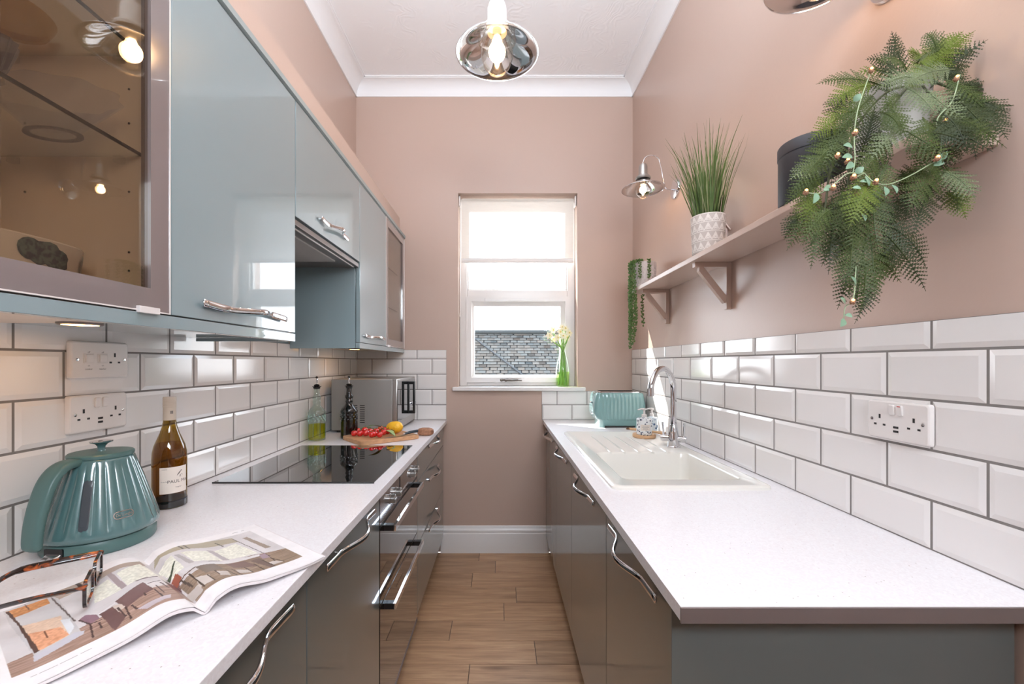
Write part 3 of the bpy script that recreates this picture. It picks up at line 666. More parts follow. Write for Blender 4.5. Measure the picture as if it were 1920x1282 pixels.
# ------------------------------------------------------------------ sockets and switches
def socket(name, label, f, kind, loc, group='white wall sockets'):
    """f(u, v, n): u along the wall to the right as you face it, v up, n out of the wall"""
    t = thing(name, label, 'socket', loc, group)
    def fb(m, u0,u1,v0,v1,n0,n1,b=.0008,mi=0):
        a = len(m.v); m.rbox(u0,u1,v0,v1,n0,n1,b,2,mi)
        for i in range(a, len(m.v)): m.v[i] = tuple(f(*m.v[i]))
    m = M(); a = len(m.v)
    m.loft([rr(0,0,.073,.043,.006,0), rr(0,0,.073,.043,.006,.005), rr(0,0,.0715,.0415,.006,.0085), rr(0,0,.069,.039,.006,.010)], 0, False, True)
    for i in range(len(m.v)): m.v[i] = tuple(f(*m.v[i]))
    m.build('plate', plastic_w, t)
    def outlet(cu, cv):
        m = M(); s = .010
        fb(m, cu-.0024,cu+.0024,cv+.005,cv+.0145,s-.0002,s+.0003,.0001)
        fb(m, cu-.0145,cu-.0080,cv-.0105,cv-.0062,s-.0002,s+.0003,.0001)
        fb(m, cu+.0080,cu+.0145,cv-.0105,cv-.0062,s-.0002,s+.0003,.0001)
        m.build('pin_slots', hole_m, t)
    def rocker(cu, cv, w=.0065, h=.0115, lamp=False):
        m = M(); a = len(m.v)
        m.loft([rr(cu,cv,w,h,.003,.0095), rr(cu,cv,w,h,.003,.0125), rr(cu,cv,w-.001,h-.001,.003,.0138)], 0, False, True)
        for i in range(len(m.v)):
            u,v,n = m.v[i]; m.v[i] = tuple(f(u,v,n+(v-cv)*.10))
        r = m.build('rocker_switch', plastic_w, t)
        if lamp:
            m = M(); fb(m, cu-.004,cu+.004,cv+h-.0035,cv+h-.0015,.0142,.0148,.0001); m.build('on_mark', pm('red_mark', (190,60,50), .4), r)
    def screw(cu, cv):
        m = M(); m.lathe([(.0036,.0098),(.0034,.0108),(.0001,.0112)], (cu,cv,0), 16)
        for i in range(len(m.v)): m.v[i] = tuple(f(*m.v[i]))
        m.build('screw', chrome, t)
    screw(-.0595, .0); screw(.0595, .0)
    if kind == 'usb':
        outlet(-.040,-.003); outlet(.040,-.003); rocker(-.0085,.024); rocker(.0105,.024, lamp=(loc[0] > 0))
        m = M(); fb(m,-.008,.008,-.028,-.009,.0098,.0104,.0003); usb = m.build('usb_block', plastic_w, t)
        for v in (-.0135,-.0225):
            m = M(); fb(m,-.0062,.0062,v-.0024,v+.0024,.0102,.0107,.0001); m.build('usb_port', hole_m, usb)
    else:
        outlet(.034,.002)
        for (cu, tx) in ((-.032,'cooker'),(.002,'washer')):
            m = M(); fb(m,cu-.0125,cu+.0125,-.008,.014,.0098,.0112,.0008); fb(m,cu-.0095,cu+.0095,-.006,.012,.0110,.0135,.001); m.build('rocker_switch', plastic_w, t)
            m = M()
            for (s, v, sz) in (('off',.0175,.0058),('on',-.0135,.0055),(tx,-.0215,.0062)):
                text_mesh(m, s, sz, lambda x,y,v=v,cu=cu: f(cu+x, v+y, .0103))
            m.build('lettering', greyink, t, smooth=False)
fl_ = lambda cy, cz: (lambda u,v,n: Vector((TL+.0005+n, cy+u, cz+v)))   # facing the left wall, right-hand side is +Y
fr_ = lambda cy, cz: (lambda u,v,n: Vector((TR-.0005-n, cy-u, cz+v)))
socket('cooker_switch_socket', 'white plate with two switches and one socket, above the double socket', fl_(1.012,1.272), 'sw', (TL,1.012,1.229))
socket('double_socket', 'white double socket with USB ports directly above the kettle', fl_(1.008,1.148), 'usb', (TL,1.008,1.105))
socket('double_socket', 'white double socket with USB ports on the right-hand tiled wall', fr_(.930,1.137), 'usb', (TR,.930,1.094))

# ------------------------------------------------------------------ kettle
KX, KY = -.852, .908
kt = thing('kettle', 'teal ribbed electric kettle with lid knob standing by the wall tiles', 'kettle', (KX,KY,CT))
c0 = (KX,KY,CT)
m = M(); m.lathe([(.082,0),(.090,.001),(.0925,.006),(.0925,.022),(.090,.0265),(.05,.0265)], c0, 72, cap0=True); base = m.build('power_base', teal_matte, kt)
def pleat(a, z):
    k = max(0., min(1., (z-.040)/.012))*max(0., min(1., (.178-z)/.01)); x = (a*26/(2*PI)) % 1.
    return 1 - .030*k*(abs(x-.5)*2)**2 * 1.0
prof = [(.085,.0275),(.094,.029),(.0975,.034),(.0980,.040),(.0975,.046)] + [(.0975-.0415*((z-.046)/.132)**1.05, z) for z in [.046+.132*k/14 for k in range(1,15)]] + [(.0545,.182),(.050,.184),(.02,.184)]
m = M(); m.lathe(prof, c0, 26*12, rmod=pleat); m.build('body', teal_gloss, kt, angle=50)
m = M(); m.lathe([(.0535,.1835),(.0545,.186),(.0545,.190),(.052,.1925),(.046,.1935),(.0001,.1940)], c0, 56); lid = m.build('lid', teal_matte, kt)
m = M(); m.lathe([(.008,.193),(.0062,.199),(.0068,.204),(.011,.209),(.019,.2125),(.0195,.214)], c0, 32); m.build('knob', teal_gloss, lid)
m = M(); m.lathe([(.0195,.2140),(.0185,.2155),(.0001,.2160)], c0, 32); m.build('knob_cap', chrome, lid)
hd_ = Vector((-.10,-1.,0)).normalized(); sd_ = Vector((hd_.y,-hd_.x,0))
hp = smooth_path([(.030,.172),(.052,.180),(.078,.176),(.098,.155),(.112,.118),(.121,.078),(.124,.045),(.1205,.033)], 5)
pts = [Vector((KX,KY,CT)) + hd_*p.x + Vector((0,0,p.y)) for p in [Vector((q[0],q[1],0)) for q in [(v.x, v.y) for v in [Vector((a[0],a[1],0)) for a in hp]]]]
N = len(pts); m = M(); loops = []
for i, p in enumerate(pts):
    t = (pts[min(i+1,N-1)]-pts[max(i-1,0)]).normalized(); u = t.cross(sd_).normalized(); s = i/(N-1)
    w = .0155+.0035*math.sin(PI*s) if s < .97 else .012; th = .0085 if s < .9 else .0085-.004*(s-.9)/.1
    loops.append([p + sd_*(w*math.copysign(abs(math.cos(a))**.6, math.cos(a))) + u*(th*math.copysign(abs(math.sin(a))**.6, math.sin(a))) for a in [2*PI*k/20 for k in range(20)]])
m.loft(loops,0,True,True); m.build('handle', teal_matte, kt)
# water window beside the handle
aw = math.atan2(-.89,.45); wd_ = Vector((math.cos(aw), math.sin(aw), 0)); ws_ = Vector((-wd_.y, wd_.x, 0))
m = M(); lp = []
for (q, sc) in ((.0,1.),(.0018,1.),(.0026,.8)):
    l = []
    for (x,y,_) in rr(0,0,.0075,.047,.0074,0,8):
        z = .100+y*sc; r = .0975-.0415*max(0,(z-.046)/.132)**1.05
        l.append(Vector(c0)+wd_*(r-.002+q)+ws_*(x*sc)+Vector((0,0,z)))
    lp.append(l)
m.loft(lp,0,False,True); m.build('water_gauge', pm('gauge_grey', (60,66,72), .3), kt)
# maker's badge
ab = math.atan2(-.42,.90); bd = Vector((math.cos(ab), math.sin(ab), 0)); bs = Vector((-bd.y, bd.x, 0))
def onbody(x, y, n):
    z = .072+y; r = .0975-.0415*max(0,(z-.046)/.132)**1.05+n-.0005; a = ab+x/.093; return Vector(c0)+Vector((r*math.cos(a), r*math.sin(a), z))
m = M(); m.loft([[onbody(x,y,n) for (x,y,_) in rr(0,0,hx,hy,.007,0,6)] for (hx,hy,n) in ((.0175,.0072,.0),(.0175,.0072,.0016),(.0160,.0058,.0016),(.0160,.0058,.0011))],0,False,False); bg = lab(m.build('badge', chrome, kt), 'small oval chrome badge')
m = M(); text_mesh(m, "De'Longhi", .0068, lambda x,y: onbody(x,y,.0024)); m.build('badge_lettering', chrome, bg, smooth=False)
# switch lever in the foot
al = math.atan2(-1.,-.06); ld = Vector((math.cos(al), math.sin(al), 0)); ls = Vector((-ld.y, ld.x, 0))
m = M(); m.loft([[Vector(c0)+ld*r+ls*x+Vector((0,0,.014+y)) for (x,y,_) in rr(0,0,.019,.0095,.003,0)] for r in (.086,.0932)],0,True,True); m.build('switch_recess', black_m, kt)
m = M(); loops = []
for i in range(9):
    s = i/8; r = .088+.018*s; loops.append([Vector(c0)+ld*r+ls*(x*(1-.35*s*s))+Vector((0,0,.013-.006*s+y*(1-.5*s))) for (x,y,_) in rr(0,0,.016,.0032,.003,0)])
m.loft(loops,0,True,True); m.build('switch_lever', chrome, kt)

# ------------------------------------------------------------------ wine bottle
WX, WY = -.884, 1.136
wb = thing('wine_bottle', 'olive glass wine bottle with cream label beside the kettle', 'bottle', (WX,WY,CT))
c1 = (WX,WY,CT)
bp_ = [(.0001,.006),(.030,.002),(.0345,.0),(.0375,.003),(.0385,.010),(.0385,.128),(.0375,.145),(.034,.162),(.028,.178),(.0215,.195),(.0165,.212),(.0142,.228),(.0135,.245),(.0135,.290)]
m = M(); m.lathe(bp_, c1, 56); m.build('glass_body', wineglass, wb)
m = M(); m.lathe([(.0001,.010),(.0355,.010),(.0360,.128),(.0352,.143),(.032,.158),(.0285,.168),(.0001,.168)], c1, 48); m.build('wine', winefill, wb)
m = M(); m.lathe([(.0389,.003),(.0391,.009),(.0391,.020),(.0388,.021)], c1, 56); m.lathe([(.0001,.0075),(.034,.0035),(.0379,.0045)], c1, 56); lab(m.build('punt_base', darkglass, wb), 'dark thick glass foot')
m = M(); m.lathe([(.0141,.228),(.0144,.232),(.0144,.263),(.0150,.2635),(.0150,.266),(.0146,.2665),(.0149,.268),(.0149,.288),(.0140,.2905),(.0001,.2908)], c1, 40)
for z in (.272,.276,.280): m.lathe([(.0149,z),(.01535,z+.0006),(.0149,z+.0012)], c1, 40)
lab(m.build('screw_cap', capsule_m, wb), 'cream screw cap capsule')
ac = math.atan2(-.62,.78)   # label centre direction
cyl = lambda x,y,z0,r=.0389: Vector(c1)+Vector((r*math.cos(ac+x/.0385), r*math.sin(ac+x/.0385), z0+y))
m = M(); L = []
for i in range(31):
    x = -.031+.064*i/30; L.append([cyl(x,y,.075) for y in (-.034,.034)])
m.loft(L,0,closed=False); lb_ = lab(m.build('front_label', label_m, wb), 'cream paper front label')
m = M(); r2 = .0391
text_mesh(m, 'PAUL MAS', .0115, lambda x,y: cyl(x+.012,y,.071,r2))
text_mesh(m, 'RESERVE', .0030, lambda x,y: cyl(x-.020,y,.104,r2)); text_mesh(m, 'Vin de Pays', .0034, lambda x,y: cyl(x-.020,y,.072,r2)); text_mesh(m, 'Viognier', .0042, lambda x,y: cyl(x+.010,y,.056,r2))
# little standing bird emblem
def poly(m, pts, f): m.add([f(x,y) for x,y in pts], [list(range(len(pts)))])
em = lambda x,y: cyl(x*.9+.013,y*.9,.090,r2)
poly(m, [(-.008,-.006),(-.001,.001),(.003,.006),(.001,.007),(-.006,-.001)], em); poly(m, [(.003,.006),(.006,.009),(.0048,.0105),(.002,.0085)], em)
poly(m, [(-.002,-.0095),(-.0005,-.004),(.0002,-.004),(-.001,-.0098)], em); poly(m, [(.002,-.010),(.0015,-.003),(.0024,-.003),(.003,-.010)], em); poly(m, [(.0045,-.002),(.007,-.006),(.0078,-.0055),(.0055,-.001)], em)
m.build('label_lettering', ink, lb_, smooth=False)
m = M(); m.lathe([(.0148,-.0015),(.0148,.0015)], (WX,WY,CT+.2375), 40); 
m = M(); cap = lambda x,y: Vector(c1)+Vector((.0147*math.cos(ac+x/.0145), .0147*math.sin(ac+x/.0145), .250+y))
poly(m, [(-.002,-.004),(.004,-.004),(.004,.004),(-.002,.004)], lambda x,y: cap(x,y)); m.build('capsule_mark', greyink, wb, smooth=False)

# ------------------------------------------------------------------ oil bottles
def oil_bottle(label, x, y, gm, fill, grp):
    t = thing('oil_bottle', label, 'bottle', (x,y,CT), grp); c = (x,y,CT)
    def rm(a, z):
        k = 1. if z < .140 else 0.; return 1 + k*.022*abs(math.cos(4*a))**8 + .012*math.sin(14*a)*(1 if .09 < z < .135 else 0) 
    pr = [(.0001,.004),(.034,.0),(.0405,.004),(.0415,.012),(.0405,.020),(.0405,.085),(.0415,.095),(.0405,.125),(.0425,.134),(.0425,.139),(.036,.150),(.028,.158),(.0205,.168),(.0165,.178),(.0195,.185),(.0185,.192),(.0155,.197),(.0205,.206),(.0195,.215),(.0150,.221),(.0135,.235),(.0130,.250),(.0155,.252),(.0155,.258),(.0120,.259)]
    m = M(); m.lathe(pr, c, 64, rmod=rm); m.build('glass_body', gm, t, angle=50)
    # moulded diamond relief round the lower body
    m = M()
    for i in range(14):
        for j in range(3):
            a = 2*PI*(i+.5*(j % 2))/14; r = .0408; z = .098+j*.011
            m.sphere((x+r*math.cos(a), y+r*math.sin(a), CT+z), .0042, 8, 6, sc=(.8,.8,1.1))
    for i in range(8):
        a = 2*PI*i/8; m.tube([(x+.0412*math.cos(a), y+.0412*math.sin(a), CT+.02),(x+.0412*math.cos(a), y+.0412*math.sin(a), CT+.084)], .0022, 6)
    m.build('relief', gm, t)
    if fill:
        m = M(); m.lathe([(.0001,.008),(.036,.007),(.0385,.014),(.0380,.078),(.0001,.078)], c, 48); lab(m.build('oil', oilfill, t), 'yellow-green olive oil')
    m = M(); m.lathe([(.0125,.252),(.0165,.256),(.0165,.262),(.0120,.266),(.0150,.270),(.0100,.274),(.0040,.276)], c, 24)
    for i in range(10):
        a = 2*PI*i/10; m.tube([(x+.010*math.cos(a),y+.010*math.sin(a),CT+.264),(x+.021*math.cos(a),y+.021*math.sin(a),CT+.264)], .0012, 5)
    s = m.build('stopper', black_m, t)
    m = M(); m.tube(smooth_path([(x,y,CT+.272),(x,y,CT+.286),(x+.002,y-.004,CT+.298),(x,y,CT+.305)],4), .0035, 10); m.build('pourer', chrome, s)
    m = M(); m.sphere((x,y,CT+.309), .0065, 12, 8, sc=(1,1,.9)); m.build('pourer_cap', black_m, s)
oil_bottle('clear glass oil bottle part-filled with yellow oil, beside the tiles', -.908, 2.10, aqua, True, 'glass oil and vinegar bottles')
oil_bottle('dark glass bottle with a pourer standing before the microwave side', -.772, 2.165, darkglass, False, 'glass oil and vinegar bottles')

# ------------------------------------------------------------------ microwave
mw = thing('microwave', 'silver-grey microwave in the corner with black glass door', 'microwave', (-.745,2.56,CT))
MX0, MX1, MY0, MY1, MZ0, MZ1 = -.925, -.590, 2.32, 2.80, CT+.012, 1.175
m = M(); m.rbox(MX0,MX1,MY0,MY1,MZ0,MZ1,.004,2); m.build('casing', steel_side, mw)
m = M()
for col in (-.795,-.755):
    for k in range(9): m.rbox(col-.013,col+.013,MY0-.0006,MY0+.001,.938+k*.0115,.9425+k*.0115,.0003,1)
m.build('side_vents', hole_m, mw)
m = M(); m.rbox(MX1,MX1+.024,MY0-.001,MY1+.001,MZ0,MZ1+.001,.003,2); fr = m.build('front_frame', steel, mw)
m = M(); m.rbox(MX1+.023,MX1+.0265,MY0+.004,MY1-.004,MZ0+.045,MZ1-.012,.001); d = m.build('door_glass', blackglass, mw)
hx = MX1+.0265
m = M(); hy = 2.60
m.rbox(hx+.028,hx+.040,hy-.012,hy+.012,.957,1.152,.002); m.rbox(hx,hx+.030,hy-.012,hy+.012,1.134,1.152,.002); m.rbox(hx,hx+.030,hy-.012,hy+.012,.957,.975,.002); m.rbox(hx-.001,hx+.006,hy-.012,hy+.012,.957,1.152,.001)
m.build('door_handle', black_m, d)
m = M(); m.lathe([(.016,0),(.016,.004),(.013,.006),(.013,.018),(.0001,.019)], n=28); m.xf(Matrix.Translation((hx,2.735,1.005)) @ Matrix.Rotation(PI/2,4,'Y')); m.build('dial', chrome, mw)
for (x,y) in ((MX0+.03,MY0+.03),(MX1-.03,MY0+.03),(MX0+.03,MY1-.03),(MX1-.03,MY1-.03)):
    m = M(); m.lathe([(.010,0),(.010,.013)], (x,y,CT), 12, cap0=True, cap1=True); m.build('foot', black_m, mw)

# ------------------------------------------------------------------ chopping board and food
bdp = Vector((-.637,1.944)); ul = Vector((-.148,.163)).normalized(); ur = Vector((.228,.186)).normalized()
bc = bdp+ul*.112+ur*.150
tb = M(); loops = []
for (ins, z) in ((.003,0),(0,.002),(0,.019),(.0015,.0205),(.003,.021)):
    loops.append([Vector((bc.x,bc.y,CT+z))+Vector((ul.x,ul.y,0))*y+Vector((ur.x,ur.y,0))*x for (x,y,_) in rr(0,0,.150-ins,.110-ins,.016,0)])
tb.loft(loops,0,True,True); tag(tb.build('chopping_board', oak), 'oak chopping board with tomatoes and lemon on the worktop behind the hob', 'chopping board')
BT = CT+.021
def onb(px, py, h=0.):
    """the place on the board top seen at that point of the photograph"""
    Y = (E-(BT+h))*798/(py-680); return Vector(((px-939)/798*Y, Y, BT+h))
random.seed(11)
tg = 'cherry tomatoes on the chopping board'
spots = [(664,815),(675,815.5),(686,815),(694,811),(702,816.5),(705,811),(712,817.5),(719,813),(722,808.5),(697,817.5),(671,809.5),(715,806),(727,811),(684,809)]
tl_ = {(664,815):'round red cherry tomato at the left-hand end of the heap', (719,813):'red cherry tomato at the knife end of the heap', (727,811):'cherry tomato nearest the lemon', (712,817.5):'cherry tomato at the front edge of the heap'}
for i, (px,py) in enumerate(spots):
    r = random.uniform(.0145,.0168); p = onb(px, py+2.5, 0.)
    t = thing('cherry_tomato', tl_.get((px,py), 'red cherry tomato heaped on the chopping board'), 'tomato', (p.x,p.y,BT), tg)
    m = M(); m.lathe([(.0001,.0008*0+.0002)]+[(r*math.sin(PI*k/12)*(1.0), r*(1-math.cos(PI*k/12))*.93) for k in range(1,12)]+[(.0001,r*1.80)], (p.x,p.y,BT), 20); m.build('skin', tomato_m, t)
    m = M()
    for k in range(5):
        a = 2*PI*k/5+i; m.add([(p.x,p.y,BT+r*1.83),(p.x+.006*math.cos(a-.25),p.y+.006*math.sin(a-.25),BT+r*1.84),(p.x+.011*math.cos(a),p.y+.011*math.sin(a),BT+r*1.72+.002),(p.x+.006*math.cos(a+.25),p.y+.006*math.sin(a+.25),BT+r*1.84)],[(0,1,2,3)])
    m.tube([(p.x,p.y,BT+r*1.82),(p.x+.003,p.y,BT+r*1.82+.008)], .001, 5); m.build('calyx', stem_m, t)
m = M(); a = [onb(px,py,.024) for (px,py) in ((668,804),(685,801),(705,803),(722,800),(740,808))]; m.tube(smooth_path(a,5), .0016, 6)
tag(m.build('tomato_vine', stem_m), 'thin green vine stem running over the cherry tomatoes', 'stem')
# lemon
lp_ = onb(740,812); t = thing('lemon', 'whole yellow lemon at the back of the chopping board', 'lemon', (lp_.x,lp_.y,BT))
m = M(); pr = []
for k in range(25):
    s = -1+2*k/24; z = s*.048; r = .0305*math.sqrt(max(0,1-(abs(s)/.93)**2.3)) if abs(s) < .9 else .0075*(1-abs(s))/.1+.0004
    pr.append((max(r,.0004), z))
m.lathe(pr, n=32); m.xf(Matrix.Translation((lp_.x,lp_.y,BT+.0305)) @ Matrix.Rotation(-.25,4,'Z') @ Matrix.Rotation(PI/2-.12,4,'Y')); m.build('peel', lemon_m, t)
# leafy sprig beside the lemon
def leafm(m, a, b, w, up=Vector((0,0,1)), sag=.0, mi=0, fold=.25):
    a, b = Vector(a), Vector(b); d = b-a; L = d.length; d.normalize(); s = d.cross(up).normalized(); n = s.cross(d)
    N = 8; V = []
    for i in range(N+1):
        t = i/N; ww = w*math.sin(PI*min(1,t**.8))**.9+.0003; c = a+d*L*t+n*(sag*math.sin(PI*t))
        V += [c-s*ww+n*ww*fold, c, c+s*ww+n*ww*fold]
    F = []
    for i in range(N):
        for k in (0,1): F.append((3*i+k,3*i+k+1,3*i+k+4,3*i+k+3))
    m.add(V, F, mi)
t = thing('leaf_sprig', 'lemon leaf sprig with dried brown bud between tomatoes and lemon', 'leaves', tuple(onb(722,806)))
m = M(); leafm(m, onb(716,802,.035), onb(688,800,.052), .012, sag=.008); m.build('leaf', leaf_m, t)
m = M(); leafm(m, onb(724,806,.030), onb(741,817,.008), .013, sag=.006); m.build('leaf', leafpale, t)
m = M(); leafm(m, onb(728,812,.014), onb(742,818,.003), .011, sag=.004); m.build('leaf', leaf_m, t)
m = M(); m.tube(smooth_path([onb(708,802,.012),onb(716,802,.03),onb(726,808,.020),onb(736,812,.004)],5), .0014, 6); m.build('stem', stem_m, t)
m = M(); p = onb(713,803,.024); m.sphere(p, .0125, 14, 10, sc=(1,1,.8)); lab(m.build('bud', tomdark_m, t), 'dried orange-brown bud')
# knife
k0, k1 = onb(720,822,.0008), onb(757,815,.004); kh0, kh1 = onb(757,815,.006), onb(783,808,.016)
t = thing('kitchen_knife', 'small kitchen knife with dark handle lying on the chopping board', 'knife', tuple(k0))
m = M(); d = (k1-k0).normalized(); s = d.cross(Vector((0,0,1))).normalized(); L = (k1-k0).length; V = []; F = []
for i in range(11):
    q = i/10; w = .009*min(1, (q*1.6)**.55)+.0004; c = k0+d*L*q+Vector((0,0,.001)); V += [c-s*w*.2, c+s*w*1.4, c+s*w*1.4+Vector((0,0,.0004)), c-s*w*.2+Vector((0,0,.0016))]
for i in range(10):
    for k in range(4): F.append((4*i+k,4*i+(k+1)%4,4*i+4+(k+1)%4,4*i+4+k))
F += [(0,1,2,3),(43,42,41,40)]; m.add(V,F); m.build('blade', steel, t)
m = M(); c_ = k1+(kh1-kh0).normalized()*.006; m.tube([k1-d*.004+Vector((0,0,.004)), c_+Vector((0,0,.004))], .0062, 12, flat=.9); m.build('bolster', chrome, t)
m = M(); m.tube(smooth_path([c_+Vector((0,0,.004)), kh0*.5+kh1*.5+Vector((0,0,.004)), kh1+Vector((0,0,.001))],5), [.0062]*4+[.0070]*4+[.0074]*3, 12); m.build('handle', pm('dark_blue_grey_handle', (44,52,58), .35), t)
# seeded loaf
p = Vector(((798-939)/798*2.25, 2.25, CT)); m = M(); m.loft([[ (p.x+x*1., p.y+y, CT+z) for (x,y,_) in rr(0,0,.043-i_,.034-i_,.03,0,8)] for (i_,z) in ((.010,0),(.002,.006),(0,.016),(.002,.028),(.009,.034),(.02,.037))],0,True,True)
tag(m.build('bread_roll', bread_m), 'small oval brown speckled loaf behind the knife handle', 'bread')

# ------------------------------------------------------------------ sink and tap
SC = (.5785,1.785)
sk = thing('ceramic_sink', 'white ceramic sink with bowl in front and grooved drainer behind', 'sink', (SC[0],SC[1],CT))
m = M(); n_ = 8
ox, oy = .2425, .515
bcx, bcy, bhx, bhy = .585, 1.5675, .190, .2055
out = [rr(SC[0],SC[1],ox,oy,.03,CT,n_), rr(SC[0],SC[1],ox-.001,oy-.001,.03,CT+.007,n_), rr(SC[0],SC[1],ox-.006,oy-.006,.028,CT+.011,n_), rr(SC[0],SC[1],ox-.016,oy-.016,.025,CT+.0115,n_), rr(SC[0],SC[1],ox-.024,oy-.024,.02,CT+.0095,n_)]
inn = [rr(bcx,bcy,bhx+.006,bhy+.006,.036,CT+.0090,n_), rr(bcx,bcy,bhx+.002,bhy+.002,.034,CT+.0070,n_), rr(bcx,bcy,bhx-.001,bhy-.001,.033,CT+.001,n_), rr(bcx,bcy,bhx-.006,bhy-.006,.033,CT-.10,n_), rr(bcx,bcy,bhx-.014,bhy-.014,.04,CT-.165,n_), rr(bcx,bcy,bhx-.032,bhy-.032,.04,CT-.183,n_), rr(bcx,bcy,.05,.05,.045,CT-.188,n_)]
m.loft(out+inn,0,False,True); m.build('basin', ceramic, sk, angle=40)
m = M()
for x in (.458,.517,.576,.635,.694):
    L = []
    for (y,w,h) in ((1.772,.0055,-.008),(1.776,.0060,.0005),(1.785,.0058,.0028),(1.83,.0048,.0032),(2.10,.0038,.0026),(2.16,.002,.0002)):
        L.append([(x-w,y,CT+.0088),(x-w*.55,y,CT+.0092+h),(x+w*.55,y,CT+.0092+h),(x+w,y,CT+.0088)])
    m.loft(L,0,True,True,closed=False)
for (x0,x1,y0,y1) in ((.375,.79,1.7745,1.784),):
    pass
m.build('drainer_ribs', ceramic, sk)
m = M(); m.lathe([(.040,-.1865),(.038,-.1855),(.030,-.187),(.0001,-.188)], (bcx,bcy,CT), 32); m.build('waste', chrome, sk)
TX, TY = .765, 1.885
tp = thing('kitchen_tap', 'chrome swan-neck kitchen tap with two levers at the sink', 'tap', (TX,TY,CT+.009))
c2 = (TX,TY,CT+.0095)
m = M(); m.lathe([(.029,0),(.029,.003),(.0255,.007),(.0240,.030),(.0225,.056),(.0205,.070),(.0160,.084),(.0145,.098),(.0135,.10)], c2, 36, cap0=True); m.build('body', chrome, tp)
dd = Vector((-.75,-.66,0)).normalized(); pts = [Vector((TX,TY,CT+.09+k*.03)) for k in range(5)] + [Vector((TX,TY,1.142)) + dd*(.098-.098*math.cos(a)) + Vector((0,0,.098*math.sin(a))) for a in [PI*k/24 for k in range(1,24)]] 
e_ = pts[-1]; pts += [Vector((TX,TY,1.142))+dd*.196+Vector((0,0,-.004)), Vector((TX,TY,1.142))+dd*.196+Vector((0,0,-.012))]
m = M(); m.tube(pts, .0125, 20); m.build('spout', chrome, tp)
q = pts[-1]; m = M(); m.tube([q+Vector((0,0,.03)), q+Vector((0,0,-.002))], .0140, 20); m.build('nozzle', chrome, tp)
ld2 = Vector((.82,-.57,0))
for s in (-1,1):
    a = Vector((TX,TY,CT+.046)); b = a+ld2*s*.050
    m = M(); m.tube([a+ld2*s*.018, b], .0145, 20); m.tube([b, b+ld2*s*.004], .0125, 20); v = m.build('lever_valve', chrome, tp)
    m = M(); m.tube([b-ld2*s*.008+Vector((0,0,.010)), b-ld2*s*.006+Vector((0,0,.045)), b-ld2*s*.004+Vector((0,0,.070))], [.0052,.0046,.0054], 12); m.build('lever', chrome, v)

# ------------------------------------------------------------------ toaster
tx, ty = .70, 2.575
ts = thing('toaster', 'pale teal ribbed toaster by the back wall right of the window', 'toaster', (tx,ty,CT))
m = M()
def trib(loop, k, hy):
    out_ = []
    for (x,y,z) in loop:
        u = (x-tx); o = 0.
        if abs(abs(y-ty)-hy) < .004 and abs(u) < .118: o = -.0032*(.5+.5*math.cos(2*PI*u/.0215))*k
        out_.append((x, y+math.copysign(1,y-ty)*o, z))
    return out_
def rrx(cx, cy, hx, hy, r, z, n=6, nx=72):
    base = rr(cx,cy,hx,hy,r,z,n); q = []
    # refine the two long sides so the ribs have points to follow
    k = n+1
    q += base[0:k]; a, b = base[k-1], base[k]; q += [tuple(a[i]+(b[i]-a[i])*j/nx for i in range(3)) for j in range(1,nx)]
    q += base[k:3*k]; a, b = base[3*k-1], base[3*k]; q += [tuple(a[i]+(b[i]-a[i])*j/nx for i in range(3)) for j in range(1,nx)]
    q += base[3*k:]; return q
prof = [(.118,.070,.0,0),(.120,.072,.003,0),(.122,.074,.040,0),(.128,.079,.046,0),(.140,.083,.052,1),(.152,.088,.085,1),(.150,.0885,.14,1),(.141,.087,.19,1),(.138,.083,.200,.5),(.130,.077,.205,0)]
m.loft([trib(rrx(tx,ty,hx,hy,.022,CT+z), k, hy) for (hx,hy,z,k) in prof],0,True,True); m.build('body', toast_m, ts, angle=50)
m = M(); m.loft([rr(tx,ty,.128,.072,.02,CT+.2045), rr(tx,ty,.128,.072,.02,CT+.209), rr(tx,ty,.122,.066,.02,CT+.212)],0,False,True); top = m.build('top_plate', chrome, ts)
for y in (ty-.036,ty,ty+.036):
    m = M(); m.rbox(tx-.105,tx+.105,y-.011,y+.011,CT+.2118,CT+.2128,.0004,1); m.build('bread_slot', hole_m, top)
for x in (-1,1):
    m = M(); m.tube(smooth_path([(tx+x*.10,ty-.05,CT+.212),(tx+x*.10,ty-.05,CT+.222),(tx,ty-.05,CT+.224),],4), .002, 6)
m = M(); m.rbox(tx-.166,tx-.150,ty-.025,ty-.005,CT+.140,CT+.150,.003); m.build('lever', chrome, ts)
m = M(); m.lathe([(.013,0),(.013,.010),(.0001,.011)], n=24); m.xf(Matrix.Translation((tx-.147,ty-.012,CT+.085)) @ Matrix.Rotation(-PI/2,4,'Y')); m.build('dial', chrome, ts)
m = M(); m.rbox(tx-.09,tx+.09,ty-.0755,ty-.0735,CT,CT+.010,.001); m.build('foot_gap', hole_m, ts)

